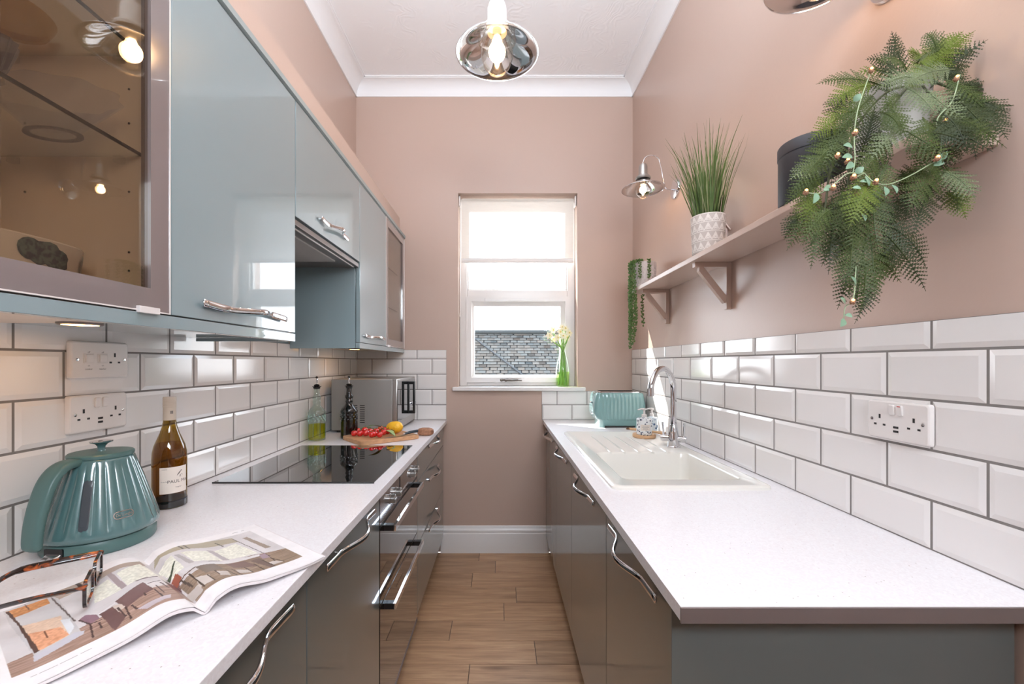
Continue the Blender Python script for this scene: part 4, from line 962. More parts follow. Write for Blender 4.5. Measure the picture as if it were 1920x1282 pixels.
# ------------------------------------------------------------------ soap bottles, coaster, brush
SZ = CT+.0098
sx_, sy_ = .716, 2.125
m = M(); m.lathe([(.0001,.012),(.040,.012),(.050,.0135),(.0545,.0165),(.0560,.014),(.0560,.004),(.052,.0),(.0001,.0)], (sx_,sy_,SZ), 48); co = tag(m.build('coaster', brushwood), 'round wooden coaster with blue rim under the patterned soap bottle', 'coaster')
def soap(label, x, y, z, r, h, body, with_label):
    t = thing('soap_dispenser', label, 'soap dispenser', (x,y,z), 'pump soap bottles'); c = (x,y,z)
    m = M(); m.lathe([(.0001,0),(r-.004,0),(r,.004),(r,h-.004),(r-.004,h),(r*.45,h+.002),(r*.32,h+.005)], c, 40); b = m.build('bottle', body, t)
    m = M(); m.lathe([(r*.34,h+.002),(r*.34,h+.018),(.0055,h+.020),(.0045,h+.038),(.009,h+.040),(.009,h+.048),(.0001,h+.049)], c, 24); m.tube([(x,y,z+h+.0455),(x-.018,y-.008,z+h+.0460),(x-.036,y-.016,z+h+.043)],[.006,.0052,.0042],10,flat=.7); m.build('pump', plastic_w, t)
    if with_label:
        m = M(); L = []
        ca_ = math.atan2(-.94,-.35+.2)
        for i in range(15):
            a = ca_-.62+1.24*i/14; L.append([(x+(r+.0006)*math.cos(a), y+(r+.0006)*math.sin(a), z+q) for q in (h*.30,h*.66)])
        m.loft(L,0,closed=False); l = m.build('label', label_m, b)
        m = M()
        for (zz,w) in ((.58,.38),(.50,.45),(.44,.3),(.38,.36)):
            L = []
            for i in range(9):
                a = ca_-w+2*w*i/8; L.append([(x+(r+.001)*math.cos(a), y+(r+.001)*math.sin(a), z+h*zz+q) for q in (-.0007,.0007)])
            m.loft(L,0,closed=False)
        m.build('label_print', greyink, l)
soap('blue and white floral soap dispenser standing on the wooden coaster', sx_, sy_, SZ+.0125, .037, .083, floral, True)
soap('pale blue glass pump bottle half hidden behind the floral one', .805, 2.27, CT+.0116, .032, .080, blotch_mat('blue_glass_print', (60,92,130), (214,226,232), 55., .25, .4, .15, .6, True), False)
bz = CT+.020
t = thing('dish_brush', 'pale wooden dish brush lying behind the soap bottles', 'brush', (.80,2.22,CT+.012))
m = M(); a, b = Vector((.705,2.335,bz)), Vector((.838,2.165,bz+.002)); d = (b-a).normalized()
m.tube([a, a+d*.02, a+d*.10, b-d*.05, b-d*.015, b], [.008,.010,.0075,.0085,.0125,.011], 14, flat=.75); m.build('handle', brushwood, t)
m = M(); 
for i in range(90):
    an = random.uniform(0,2*PI); r_ = .011*math.sqrt(random.random()); s = d.cross(Vector((0,0,1))); p = a+d*.008+s*r_*math.cos(an)+Vector((0,0,r_*.5*math.sin(an))); m.tube([p, p-d*.022+Vector((0,0,-.001))], .0006, 4, cap=False)
m.build('bristles', pm('bristle', (120,86,60), .7), t)
m = M(); m.tube([b-d*.003, b+d*.004], .006, 10); m.lathe([(.011,-.001),(.013,0),(.011,.001)], tuple(b+d*.012), 16); m.build('hanging_ring', chrome, t)

# ------------------------------------------------------------------ shelf with brackets
sh = thing('wall_shelf', 'long pink-painted wall shelf on three brackets above the sink', 'shelf', (.80,1.56,1.650))
SX0 = .725; SZT = 1.669
m = M(); m.rbox(SX0,WR-.001,.752,2.385,1.650,SZT,.0015); m.build('board', paint, sh)
for y in (1.035,1.635,2.231):
    m = M(); m.rbox(WR-.020,WR-.001,y-.011,y+.011,1.470,1.650,.001); m.rbox(SX0+.016,WR-.020,y-.011,y+.011,1.631,1.6502,.001)
    a, b = Vector((SX0+.034,y,1.632)), Vector((WR-.018,y,1.500)); d = (b-a).normalized(); n = Vector((d.z,0,-d.x))*.0115
    V = []
    for yy in (-.010,.010):
        o = Vector((0,yy,0)); V += [a-n+o-d*.012, a+n+o+d*.012, b+n+o, b-n+o]
    m.add(V,[(0,1,2,3),(7,6,5,4),(0,4,5,1),(1,5,6,2),(2,6,7,3),(3,7,4,0)])
    m.build('bracket', paint, sh, smooth=False)

# ------------------------------------------------------------------ lamps
def shade_profile(R, h, neck):
    out = []
    for k in range(15):
        s = k/14; out.append((neck+(R-neck)*(s**.85), h*(1-s)**1.5 + .0))
    return out
def lamp_head(t, c, R, h, neck, cap_h, cap_r, em, gr, glen, capmat, bulb_r, bulb_c):
    """dished metal shade with its cap above and a clear glass cover round the glowing bulb"""
    pr = [(neck,h+.02),(neck,h)] + shade_profile(R,h,neck)[1:]
    full = pr + [(R+.001,-.003),(R-.001,-.003)] + [(max(r-.0015,.001), z-.0015) for (r,z) in reversed(pr[1:])] + [(neck-.0015,h+.018)]
    m = M(); m.lathe(full, c, 72); s = m.build('shade', chrome, t)
    m = M(); m.lathe([(neck*1.35,h+.002),(neck*1.45,h+.008),(neck*1.35,h+.016),(neck*.95,h+.022),(neck*.95,h+.026),(cap_r,h+.028),(cap_r*.98,h+.028+cap_h*.7),(cap_r*.8,h+.028+cap_h*.95),(cap_r*.3,h+.028+cap_h),(.0001,h+.028+cap_h)], c, 40); m.build('cap', capmat, t)
    m = M(); m.lathe([(gr*.80,h*.95),(gr*.96,h*.6),(gr,h*.15),(gr*.97,-glen*.25),(gr*.80,-glen*.62),(gr*.5,-glen*.88),(gr*.22,-glen*.985),(.0001,-glen)], c, 40); m.build('glass_cover', bulbglass, t)
    m = M(); m.lathe([(.0145,h+.01),(.0145,bulb_c+bulb_r*1.5),(.010,bulb_c+bulb_r*1.45)], c, 24); m.build('lamp_holder', steel, t)
    m = M()
    m.lathe([(.010,bulb_c+bulb_r*1.5)]+[(bulb_r*math.sin(a), bulb_c+bulb_r*1.15*math.cos(a)) for a in [PI*(.18+.82*k/12) for k in range(12)]]+[(.0001,bulb_c-bulb_r*1.15)], c, 24); m.build('bulb', em, t)
pd = thing('pendant_lamp', 'chrome dish pendant lamp hanging from the ceiling with a lit bulb', 'lamp', (-.013,1.48,2.341))
lamp_head(pd, (-.013,1.48,2.341), .1425, .072, .036, .075, .034, bulb_em, .056, .075, white_paint, .029, .004)
m = M(); m.tube([(-.013,1.48,2.51),(-.013,1.48,H-.03)], .0032, 8); m.build('flex', white_paint, pd)
m = M(); m.lathe([(.045,0),(.045,-.012),(.030,-.028),(.006,-.030),(.0001,-.030)], (-.013,1.48,H), 32); m.build('ceiling_rose', white_paint, pd)
def sconce(y, label):
    c = (.715,y,2.139); t = thing('wall_lamp', label, 'lamp', c, 'chrome swan-neck wall lamps')
    lamp_head(t, c, .104, .044, .026, .052, .0215, sbulb_em, .037, .050, steel, .0165, -.004)
    z = c[2]
    pts = smooth_path([(.715,y,z+.120),(.716,y,z+.135),(.728,y,z+.158),(.757,y,z+.169),(.787,y,z+.158),(.799,y,z+.135),(.818,y,z+.045),(.824,y,z+.015),(.834,y,z+.0),(.850,y,z-.004),(.876,y,z-.004)],6)
    m = M(); m.tube(pts, .0028, 10); m.build('swan_neck_arm', chrome, t)
    m = M(); m.lathe([(.050,0),(.050,.004),(.047,.010),(.040,.013),(.0001,.014)], n=48); m.xf(Matrix.Translation((WR-.0005,y,z-.002)) @ Matrix.Rotation(-PI/2,4,'Y')); m.build('wall_plate', chrome, t)
    return t
s1 = sconce(2.14, 'chrome swan-neck wall lamp in the corner above the shelf end')
s2 = dup(s1, (.715,.96,2.139), 'second chrome wall lamp, only its shade rim at the top edge')

# ------------------------------------------------------------------ plants on the shelf
def pot(m, c, r0, r1, h, mi=0):
    m.lathe([(.0001,.002),(r0-.003,.0),(r0,.003),(r1,h-.002),(r1-.002,h),(r1-.006,h-.002),(r1-.007,h-.02),(.0001,h-.02)], c, 56, mi=mi)
gx, gy = .777, 1.596
t = thing('potted_grass', 'tall faux grass in a grey geometric patterned pot on the shelf', 'plant', (gx,gy,SZT)); c = (gx,gy,SZT)
m = M(); pot(m, c, .054, .0605, .142); p_ = m.build('pot', concrete, t)
m = M()   # raised triangle pattern round the pot
def onpot(a, z, n=.0005): r = .054+(.0605-.054)*z/.142+n; return Vector((gx+r*math.cos(a), gy+r*math.sin(a), SZT+z))
def seg(a0,z0,a1,z1,w=.0011):
    d = Vector(((a1-a0)*.058, z1-z0)).normalized(); nx, nz = -d.y*w/.058, d.x*w
    m.add([onpot(a0+nx,z0+nz),onpot(a0-nx,z0-nz),onpot(a1-nx,z1-nz),onpot(a1+nx,z1+nz)],[(0,1,2,3)])
K = 14
for band in (.012,.046,.080,.112):
    hh = .026
    for k in range(K):
        a = 2*PI*k/K; b = 2*PI*(k+1)/K; mid_ = (a+b)/2
        for (sc) in (1.,.62,.28):
            zb = band+hh*.12*(1-sc)*2; zt = band+hh*(.5+.5*sc)-.001; ww = (b-a)/2*sc
            if (band > .1) or k % 1 == 0:
                seg(mid_-ww,zb,mid_,zt); seg(mid_,zt,mid_+ww,zb); seg(mid_-ww,zb,mid_+ww,zb)
for z in (.009,.042,.076,.109,.139):
    for k in range(48): seg(2*PI*k/48,z,2*PI*(k+1)/48,z)
m.build('pot_pattern', potline, p_, smooth=False)
m = M(); m.lathe([(.0001,.124),(.053,.123)], c, 32); m.build('soil', soil_m, t)
random.seed(5); m = M()
for i in range(230):
    a = random.uniform(0,2*PI); r0 = .048*math.sqrt(random.random()); L = random.uniform(.17,.33) if random.random() < .8 else random.uniform(.27,.35)
    lean = random.uniform(.0,.30)*(.4+r0/.05); an = a+random.uniform(-.5,.5)
    if math.cos(an) > .2: lean *= .55
    b = Vector((gx+r0*math.cos(a), gy+r0*math.sin(a), SZT+.122)); o = Vector((math.cos(an),math.sin(an),0)); w = random.uniform(.0013,.0028); curl = random.uniform(.0,.20)
    s = Vector((-o.y,o.x,0)); tw = random.uniform(-1,1); V = []; F = []; N = 6
    sv = (s*math.cos(tw)+o*math.sin(tw))
    for k in range(N+1):
        q = k/N; p = b+o*(L*lean*q+L*curl*q*q*q)+Vector((0,0,L*q*(1-.12*lean-.10*curl*q*q))); ww = w*(1-q**2.2)+.0002
        if p.x > WR-.004: p.x = WR-.004
        V += [p-sv*ww, p+sv*ww]
    F = [(2*k,2*k+1,2*k+3,2*k+2) for k in range(N)]
    m.add(V,F, 1 if random.random() < .22 else 0)
m.build('grass_blades', [grassm, grassb], t, smooth=False)
# little house ornament
m = M(); m.add([(.829,1.632,SZT),(.869,1.632,SZT),(.869,1.632,SZT+.108),(.849,1.632,SZT+.132),(.829,1.632,SZT+.108),(.829,1.662,SZT),(.869,1.662,SZT),(.869,1.662,SZT+.108),(.849,1.662,SZT+.132),(.829,1.662,SZT+.108)],
 [(0,1,2,3,4),(9,8,7,6,5),(0,5,6,1),(1,6,7,2),(2,7,8,3),(3,8,9,4),(4,9,5,0)])
t = thing('house_ornament', 'small pale house-shaped ornament tucked behind the grass pot', 'ornament', (.849,1.647,SZT)); m.build('house_block', houseorn, t, smooth=False)
m = M()
for s in (-1,1):
    a = Vector((.849,0,SZT+.139)); b = Vector((.849+s*.0275,0,SZT+.104)); n = Vector((s*.004,0,.003))
    m.add([a+Vector((0,1.627,0)),b+Vector((0,1.627,0)),b+n+Vector((0,1.627,0)),a+n+Vector((0,1.627,0)),a+Vector((0,1.667,0)),b+Vector((0,1.667,0)),b+n+Vector((0,1.667,0)),a+n+Vector((0,1.667,0))],[(0,1,2,3),(7,6,5,4),(0,4,5,1),(1,5,6,2),(2,6,7,3),(3,7,4,0)])
m.build('roof', houseorn, t, smooth=False)
# black canister
m = M(); m.lathe([(.0001,0),(.070,.0),(.072,.003),(.072,.122),(.0735,.124),(.0735,.150),(.0715,.153),(.0001,.154)], (.792,1.085,SZT), 56)
tag(m.build('canister', blackmatte), 'matte black round canister on the shelf beside the hanging fern', 'canister')
# trailing string plant
px_, py_ = .783, 2.312
t = thing('trailing_plant', 'trailing string-of-pearls plant in a textured pot at the shelf end', 'plant', (px_,py_,SZT)); c = (px_,py_,SZT)
m = M(); m.lathe([(.0001,.002),(.050,.0),(.052,.003),(.0575,.134),(.0560,.137),(.052,.134),(.050,.118),(.0001,.118)], c, 20*8, rmod=lambda a,z: 1+.014*math.cos(20*a+(PI if int(z/.0134) % 2 else 0))); p_ = m.build('pot', pm('ribbed_pot', (206,196,192), .7), t)
m = M()
for j in range(9):
    for k in range(20):
        a = 2*PI*(k+.5*(j % 2))/20; z = .012+j*.0134; r = .053+.0045*z/.134; m.sphere((px_+r*math.cos(a),py_+r*math.sin(a),SZT+z),.0062,7,5,sc=(.5,.5,.9) )
m.build('pot_relief', pm('ribbed_pot', (206,196,192), .7), p_)
m = M(); m.lathe([(.0001,.119),(.050,.119)], c, 32); m.build('soil', soil_m, t)
random.seed(9)
strands = [([(.765,2.30),(.735,2.29),(.712,2.29)], 1.36), ([(.76,2.31),(.73,2.31),(.705,2.31)], 1.40), ([(.765,2.325),(.735,2.335),(.708,2.335)], 1.34), ([(.77,2.34),(.745,2.365),(.728,2.392)], 1.45),
 ([(.78,2.345),(.765,2.385),(.760,2.402)], 1.43), ([(.77,2.29),(.745,2.275),(.716,2.27)], 1.47), ([(.79,2.35),(.80,2.385),(.803,2.402)], 1.47), ([(.755,2.30),(.725,2.28),(.700,2.30)], 1.42), ([(.76,2.32),(.728,2.325),(.702,2.322)], 1.37), ([(.79,2.28),(.786,2.262),(.784,2.248)], 1.70), ([(.76,2.27),(.745,2.262),(.738,2.258)], 1.70)]
m = M(); st = M()
for (xy, zb) in strands:
    zt = SZT+.14; P = [Vector((x,y,zt-.012*abs(i-1)+.004)) for i,(x,y) in enumerate(xy)]
    P += [Vector((xy[-1][0]+random.uniform(-.004,.004), xy[-1][1]+random.uniform(-.004,.004), z)) for z in [zt-.05+(zb-zt+.05)*k/4 for k in range(5)]] if zb < 1.65 else [Vector((xy[-1][0],xy[-1][1],z)) for z in (zt-.04, zt-.07, zt-.10)]
    P = smooth_path(P, 8); st.tube(P, .0009, 4); acc = 0; k = 0
    for a, b in zip(P[:-1], P[1:]):
        acc += (b-a).length
        while acc > .0052:
            acc -= .0052; k += 1; an = k*2.4; o = Vector((math.cos(an),math.sin(an),.3))*.0062; c_ = a.lerp(b, random.random())+o
            m.sphere(c_, .0052, 6, 4, sc=(.8,.8,1.15), rot=Matrix.Rotation(an,3,'Z') @ Matrix.Rotation(.8,3,'Y'))
m.build('bead_leaves', pearl_m, t); st.build('trailing_stems', stem_m, t)

# ------------------------------------------------------------------ fern
fx, fy = .787, .862
fn = thing('potted_fern', 'large trailing fern spilling over the near end of the shelf', 'plant', (fx,fy,SZT))
m = M(); pot(m, (fx,fy,SZT), .052, .064, .140); m.build('pot', greypot, fn)
m = M(); m.lathe([(.0001,.120),(.055,.120)], (fx,fy,SZT), 32); m.build('soil', soil_m, fn)
def frond(parent, a, b, sag, W, mat, npairs=22, tilt=None):
    """twice-divided fern frond along a curved midrib from a to b"""
    a, b = Vector(a), Vector(b); L = (b-a).length; mid_ = (a+b)/2+Vector(sag); m = M()
    n0 = Vector((-.45,-1,.25)) if tilt is None else Vector(tilt)
    P = [a*(1-t)**2+mid_*2*t*(1-t)+b*t*t for t in [k/24 for k in range(25)]]
    m.tube(P, [.0011*(1-.7*k/24) for k in range(25)], 5)
    for i in range(npairs):
        t = .10+.89*(i/(npairs-1))**1.0; k = min(23, int(t*24)); f = t*24-k; p = P[k].lerp(P[k+1], f); T = (P[k+1]-P[k]).normalized()
        S = T.cross(n0).normalized(); Nn = S.cross(T).normalized(); w = W*(math.sin(PI*min(1, t*.93+.10))**.75)*(1-.35*t)*1.15*random.uniform(.9,1.08)
        for s in (-1,1):
            d = (S*s*.90+T*(.34+.35*t)-Nn*random.uniform(-.05,.22)).normalized(); e = d.cross(Nn).normalized(); NP = max(3, int(w/.0036)); pw = .0010
            tip = p+d*w-Nn*w*.10
            V = [p-e*pw, p+e*pw, tip]; F = [(0,1,2)]
            for j in range(NP):
                q = (j+.4)/NP; c = p.lerp(tip, q)-Nn*(.0*q); h = min(.0046, w*.17)*(1-.70*q)*random.uniform(.85,1.1); hw = w/NP*.50
                for s2 in (-1,1):
                    o = len(V); V += [c-d*hw*.8, c+e*s2*h*.75-d*hw*.1+Nn*.0006, c+e*s2*h+d*hw*.9, c+e*s2*h*.4+d*hw*1.0]; F.append((o,o+1,o+2,o+3))
            m.add(V,F)
    return m.build('frond', mat, parent, smooth=False)
random.seed(21)
A_,B_,C_,D_ = fernA,fernB,fernC,fernD
# (start px,py,depth) (tip px,py,depth) width, material
FR_ = [
 ((1705,150,.82),(1672,58,.80),.030,B_),((1712,140,.82),(1795,66,.82),.036,D_),((1735,140,.82),(1862,58,.80),.036,D_),((1760,130,.80),(1850,92,.78),.026,B_),
 ((1690,150,.82),(1622,112,.80),.028,B_),((1665,165,.80),(1530,158,.78),.034,A_),((1680,150,.82),(1600,140,.82),.028,D_),((1640,160,.78),(1545,205,.76),.034,D_),
 ((1755,140,.82),(1878,152,.80),.038,A_),((1780,150,.80),(1893,212,.78),.042,B_),((1800,165,.80),(1885,250,.80),.038,B_),((1770,150,.78),(1850,205,.74),.034,A_),
 ((1730,150,.76),(1640,170,.72),.034,C_),((1790,130,.76),(1690,170,.70),.036,C_),((1740,170,.74),(1812,225,.70),.038,C_),((1700,165,.74),(1755,215,.70),.034,C_),
 ((1830,240,.78),(1900,206,.76),.014,C_),((1820,180,.80),(1835,290,.80),.036,A_),((1835,215,.80),(1800,300,.80),.034,A_),
 ((1640,175,.76),(1560,260,.74),.040,A_),((1620,200,.76),(1518,265,.74),.036,D_),((1600,220,.76),(1535,320,.74),.042,A_),((1575,260,.76),(1478,370,.74),.044,A_),
 ((1560,300,.76),(1477,340,.74),.034,C_),((1550,330,.76),(1470,385,.74),.034,A_),((1590,240,.78),(1510,300,.78),.036,B_),((1640,200,.80),(1600,330,.80),.040,B_),
 ((1660,190,.74),(1700,260,.70),.034,A_),((1680,260,.72),(1600,360,.70),.040,A_),((1700,225,.72),(1622,310,.72),.036,C_),((1650,240,.76),(1650,350,.76),.038,B_),
 ((1765,220,.76),(1720,330,.74),.044,A_),((1770,230,.78),(1760,340,.78),.044,A_),((1800,250,.76),(1745,330,.76),.036,B_),((1760,300,.74),(1700,400,.72),.048,A_),
 ((1770,310,.74),(1795,400,.74),.042,A_),((1760,320,.74),(1830,375,.70),.040,C_),((1750,340,.76),(1708,450,.74),.040,B_),((1775,360,.76),(1812,412,.74),.032,D_),
 ((1690,320,.80),(1698,412,.82),.034,B_),((1740,330,.78),(1672,340,.80),.034,A_),
 ((1530,330,.76),(1512,430,.74),.036,D_),((1540,360,.76),(1475,470,.74),.038,A_),((1545,380,.76),(1520,505,.74),.036,A_),((1560,370,.76),(1553,515,.74),.036,B_),
 ((1500,400,.76),(1470,450,.76),.026,B_),((1580,350,.78),(1575,470,.76),.040,A_),((1600,360,.74),(1560,450,.72),.042,A_),((1620,360,.74),(1600,470,.72),.044,A_),
 ((1640,350,.74),(1650,480,.72),.044,A_),((1650,370,.76),(1690,470,.76),.040,B_),((1610,400,.76),(1572,525,.76),.038,B_),((1600,430,.74),(1592,560,.72),.042,A_),
 ((1630,430,.74),(1640,560,.72),.042,A_),((1650,430,.74),(1736,546,.72),.036,B_),((1660,420,.74),(1737,505,.74),.036,B_),((1650,470,.76),(1690,530,.76),.034,A_),
 ((1620,480,.74),(1612,590,.72),.036,A_),((1600,480,.74),(1570,580,.74),.032,B_),((1630,330,.70),(1590,430,.68),.040,D_),((1560,390,.72),(1500,460,.70),.034,A_),
 ((1665,300,.72),(1640,410,.70),.038,A_),((1700,360,.78),(1660,440,.78),.036,B_),((1580,430,.78),(1540,500,.78),.034,A_),((1640,520,.74),(1602,607,.72),.028,B_),
 ((1560,250,.80),(1560,350,.80),.036,B_),((1610,300,.80),(1570,390,.80),.038,B_),((1670,440,.78),(1640,540,.78),.034,A_),
 ((1600,170,.80),(1560,225,.80),.036,B_),((1750,225,.70),(1862,285,.68),.040,B_),((1700,245,.70),(1800,305,.68),.038,A_),((1800,222,.70),(1888,278,.69),.036,A_),((1770,215,.71),(1815,290,.69),.038,B_),((1690,175,.80),(1862,57,.78),.046,D_),((1700,180,.82),(1800,64,.80),.048,D_),((1745,165,.80),(1860,74,.76),.034,B_),((1660,185,.80),(1680,60,.80),.036,B_),((1830,185,.76),(1894,214,.72),.040,B_),((1840,190,.76),(1890,262,.70),.036,B_),((1820,200,.74),(1862,280,.70),.034,B_),((1800,190,.74),(1868,262,.70),.038,B_),((1790,210,.74),(1830,300,.70),.036,B_),((1760,200,.74),(1790,280,.70),.036,A_),((1810,170,.76),(1893,235,.72),.036,A_),((1730,220,.72),(1745,290,.69),.034,A_),((1815,160,.80),(1896,180,.78),.030,B_),((1700,130,.76),(1640,120,.74),.032,A_),((1760,110,.80),(1735,62,.80),.028,A_),((1720,120,.76),(1760,95,.72),.030,A_),((1650,210,.72),(1690,255,.70),.028,A_),((1745,250,.70),(1800,262,.68),.030,B_),((1690,180,.72),(1650,215,.70),.026,A_),((1740,120,.84),(1700,95,.84),.028,D_)]
for (p, q, W, mt) in FR_:
    a, b = at(*p), at(*q); L = (b-a).length; dz = abs(b.z-a.z)/max(L,1e-4)
    for v in (a, b): v.x = min(v.x, WR-.012)
    frond(fn, a, b, (random.uniform(-.012,.004), random.uniform(-.02,.01), L*.16*(1-dz)+.006), W*.76, mt, max(12, int(L/.0068)), tilt=(-.4+random.uniform(-.3,.3), -1, random.uniform(-.1,.6)))
m = M()
for P in ([(1705,160,.80),(1660,175,.77),(1610,230,.76),(1560,310,.76),(1545,400,.75),(1520,460,.75)],[(1700,165,.79),(1655,230,.77),(1635,340,.75),(1625,430,.75),(1605,560,.74)],[(1730,160,.79),(1768,220,.77),(1765,300,.75),(1735,380,.76)],
          [(1740,150,.81),(1810,180,.80),(1840,240,.79)],[(1640,300,.76),(1655,420,.76),(1660,480,.76)],[(1600,240,.77),(1590,350,.77),(1590,470,.76)]):
    m.tube(smooth_path([at(*q) for q in P],5), .0019, 6)
m.build('trailing_stems', pm('fern_stem', (66,70,40), .6), fn)
# fairy-light garland with small leaves
gl = thing('fairy_light_string', 'string of tiny warm fairy lights with green leaves woven through the fern', 'fairy lights', tuple(at(1640,340,.69)))
ropes = [[(1633,133,.76),(1610,200,.72),(1602,250,.71),(1603,300,.70),(1600,331,.69),(1620,325,.69),(1625,330,.69),(1642,343,.68),(1668,345,.68),(1705,330,.69),(1740,310,.70),(1757,299,.70),(1765,270,.71),(1757,225,.72),(1785,190,.72),(1800,140,.74)],
         [(1512,361,.70),(1530,363,.69),(1548,358,.69),(1570,340,.69),(1590,325,.69),(1620,324,.69)],[(1605,500,.72),(1600,560,.70),(1585,575,.70),(1582,598,.70)]]
for R in ropes:
    m = M(); m.tube(smooth_path([at(*q) for q in R],6), .0009, 5); m.build('wire', wire_m, gl)
for q in ((1633,133,.75),(1603,250,.70),(1600,333,.68),(1642,342,.675),(1562,353,.68),(1511,361,.69),(1757,298,.69),(1772,229,.71),(1793,148,.73),(1598,566,.69),(1570,293,.71),(1589,303,.72)):
    p = at(*q); m = M(); m.sphere(p, .0040, 10, 7)
    for k in range(14):
        an = random.uniform(0,2*PI); ph = random.uniform(-1,1); s_ = math.sqrt(1-ph*ph); m.sphere(p+Vector((s_*math.cos(an),s_*math.sin(an),ph))*.0039, .0012, 5, 4)
    b = m.build('light_ball', rattan, gl); m = M(); m.sphere(p+Vector((-.001,-.0028,.0028)), .0024, 8, 6); m.build('light_point', orangelight, b)
m = M()
for q, dx, dy in ((( 1600,190,.71),12,-12),((1598,275,.70),-14,-2),((1598,293,.70),-16,2),((1600,305,.70),-12,10),((1603,325,.69),14,-10),((1598,352,.69),14,2),((1612,340,.69),14,2),((1622,330,.69),6,16),((1660,350,.68),0,14),((1672,346,.68),8,14),((1532,362,.69),-6,16),((1760,300,.70),14,-14),((1750,310,.70),18,-4),((1765,290,.70),-8,12),((1585,570,.70),-8,-10),((1584,590,.70),12,4),((1583,598,.70),-6,12),((1605,535,.71),-8,-14),((1615,400,.70),6,12),((1560,350,.69),-14,6)):
    a = at(*q); b = at(q[0]+dx*1.2, q[1]+dy*1.2, q[2]-.006); leafm(m, a, b, .0052, up=Vector((.3,-1,.4)), sag=.0015, fold=.15)
m.build('small_leaves', garl_leaf, gl)

# ------------------------------------------------------------------ daffodils on the sill
vx, vy, vz = .418, 2.878, 1.1045
dv = thing('vase_of_daffodils', 'glass carafe of white daffodils on the right end of the sill', 'vase', (vx,vy,vz)); c = (vx,vy,vz)
m = M(); m.lathe([(.0001,.003),(.043,.0),(.0455,.004),(.0455,.012),(.0470,.10),(.044,.128),(.036,.165),(.026,.20),(.0185,.228),(.0175,.240),(.0205,.248)], c, 40); m.build('carafe', greenglass, dv)
m = M(); m.lathe([(.0001,.006),(.042,.006),(.0445,.10),(.0001,.10)], c, 36); m.build('water', waterfill, dv)
random.seed(3)
daff_stem = pm('daffodil_stem', (128,168,84), .45)
heads = [(1030,629,2.86),(1037,619,2.90),(1045,633,2.85),(1050,622,2.88),(1056,630,2.84),(1060,616,2.89),(1067,624,2.86),(1063,633,2.88),(1038,636,2.87),(1054,614,2.90)]
for i, q in enumerate(heads):
    hp_ = at(*q); m = M(); an = random.uniform(-PI,PI); base_ = Vector((vx+.030*math.cos(i*2.4), vy+.024*math.sin(i*2.4), vz+.008)); nk = Vector((vx+.008*math.cos(i*1.7), vy+.008*math.sin(i*1.7), vz+.24))
    m.tube(smooth_path([base_, (base_+nk)/2+Vector((0,0,-.01)), nk, hp_+Vector((.002,.004,-.020)), hp_+Vector((0,.006,0))],5), [.0030]*17+[.0022]*4, 7); s = m.build('stem', daff_stem, dv)
    m = M(); fd = Vector((random.uniform(-.6,.6), -1, random.uniform(-.1,.5))).normalized(); R_ = fd.to_track_quat('Z','Y').to_matrix()
    for k in range(6):
        a = 2*PI*k/6; pts_ = [(0,0,0),(.012,-.0085,.003),(.020,-.007,.001),(.027,0,-.003),(.020,.007,.001),(.012,.0085,.003)]
        m.add([hp_+R_ @ Vector((x*math.cos(a)-y*math.sin(a), x*math.sin(a)+y*math.cos(a), z)) for (x,y,z) in pts_], [(0,1,2,3,4,5)])
    m.build('petals', petal_m, s)
    m = M(); L_ = [[hp_+R_ @ Vector((r*math.cos(a)*(1+.08*math.cos(8*a)), r*math.sin(a)*(1+.08*math.cos(8*a)), z)) for a in [2*PI*k/16 for k in range(16)]] for (r,z) in ((.001,.0),(.004,.001),(.0055,.005),(.0065,.007))]
    m.loft(L_); m.build('trumpet', petalc, s)

# ------------------------------------------------------------------ things inside the glass cabinets
def fluted(a, z): return 1+.05*min(1,max(0,z/.05))*math.cos(9*a)
t = thing('glass_bowl', 'scalloped clear glass bowl on the lower glass shelf of the near cabinet', 'bowl', (-.782,.744,1.662)); c = (-.782,.744,1.6625)
m = M(); m.lathe([(.0001,.004),(.034,.0),(.044,.001),(.046,.005),(.042,.008),(.055,.022),(.080,.045),(.102,.066),(.108,.072),(.106,.073),(.099,.067),(.077,.047),(.052,.025),(.030,.012),(.0001,.010)], c, 90, rmod=fluted, sy=.56, sx=1.0); m.build('bowl_glass', blueglass, t)
m = M(); m.lathe([(.036,.0005),(.047,.0005),(.047,.003),(.036,.003)], c, 60, sy=.56, sx=1.0); m.build('foot_ring', glass('blue_grey_glass', (.42,.46,.60), .08), t)
t = thing('glass_dish', 'small pressed-glass dish at the left edge, lower glass shelf', 'dish', (-.722,.597,1.662)); c = (-.722,.597,1.6625)
m = M(); m.lathe([(.0001,.003),(.024,0),(.028,.003),(.026,.010),(.034,.025),(.048,.055),(.050,.060),(.046,.056),(.030,.025),(.0001,.012)], c, 60, rmod=lambda a,z: 1+.05*math.cos(12*a), sx=.62, sy=.62); m.build('dish_glass', glass('pale_blue_pressed_glass', (.62,.68,.80), .10), t)
t = thing('amber_dish', 'amber glass dish on the upper glass shelf at top left', 'dish', (-.862,.733,1.853)); c = (-.862,.733,1.8535)
m = M(); m.lathe([(.0001,.003),(.056,0),(.062,.002),(.068,.012),(.072,.022),(.069,.022),(.060,.006),(.0001,.005)], c, 48, sy=.95, sx=.95); m.build('dish_glass', amber, t)
t = thing('floral_planter', 'cream oval ceramic planter with blue flower print inside near cabinet', 'planter', (-.80,.61,1.358)); 
axd = Vector((.30,.95,0)).normalized(); axs = Vector((axd.y,-axd.x,0)); pc = Vector((-.805,.605,1.3582))
def oval(a, z, n=0): 
    z = z*1.17; k = .92+.08*z/.09; return pc+axd*((.165*k+n)*math.cos(a))+axs*((.062*k+n)*math.sin(a))+Vector((0,0,z))
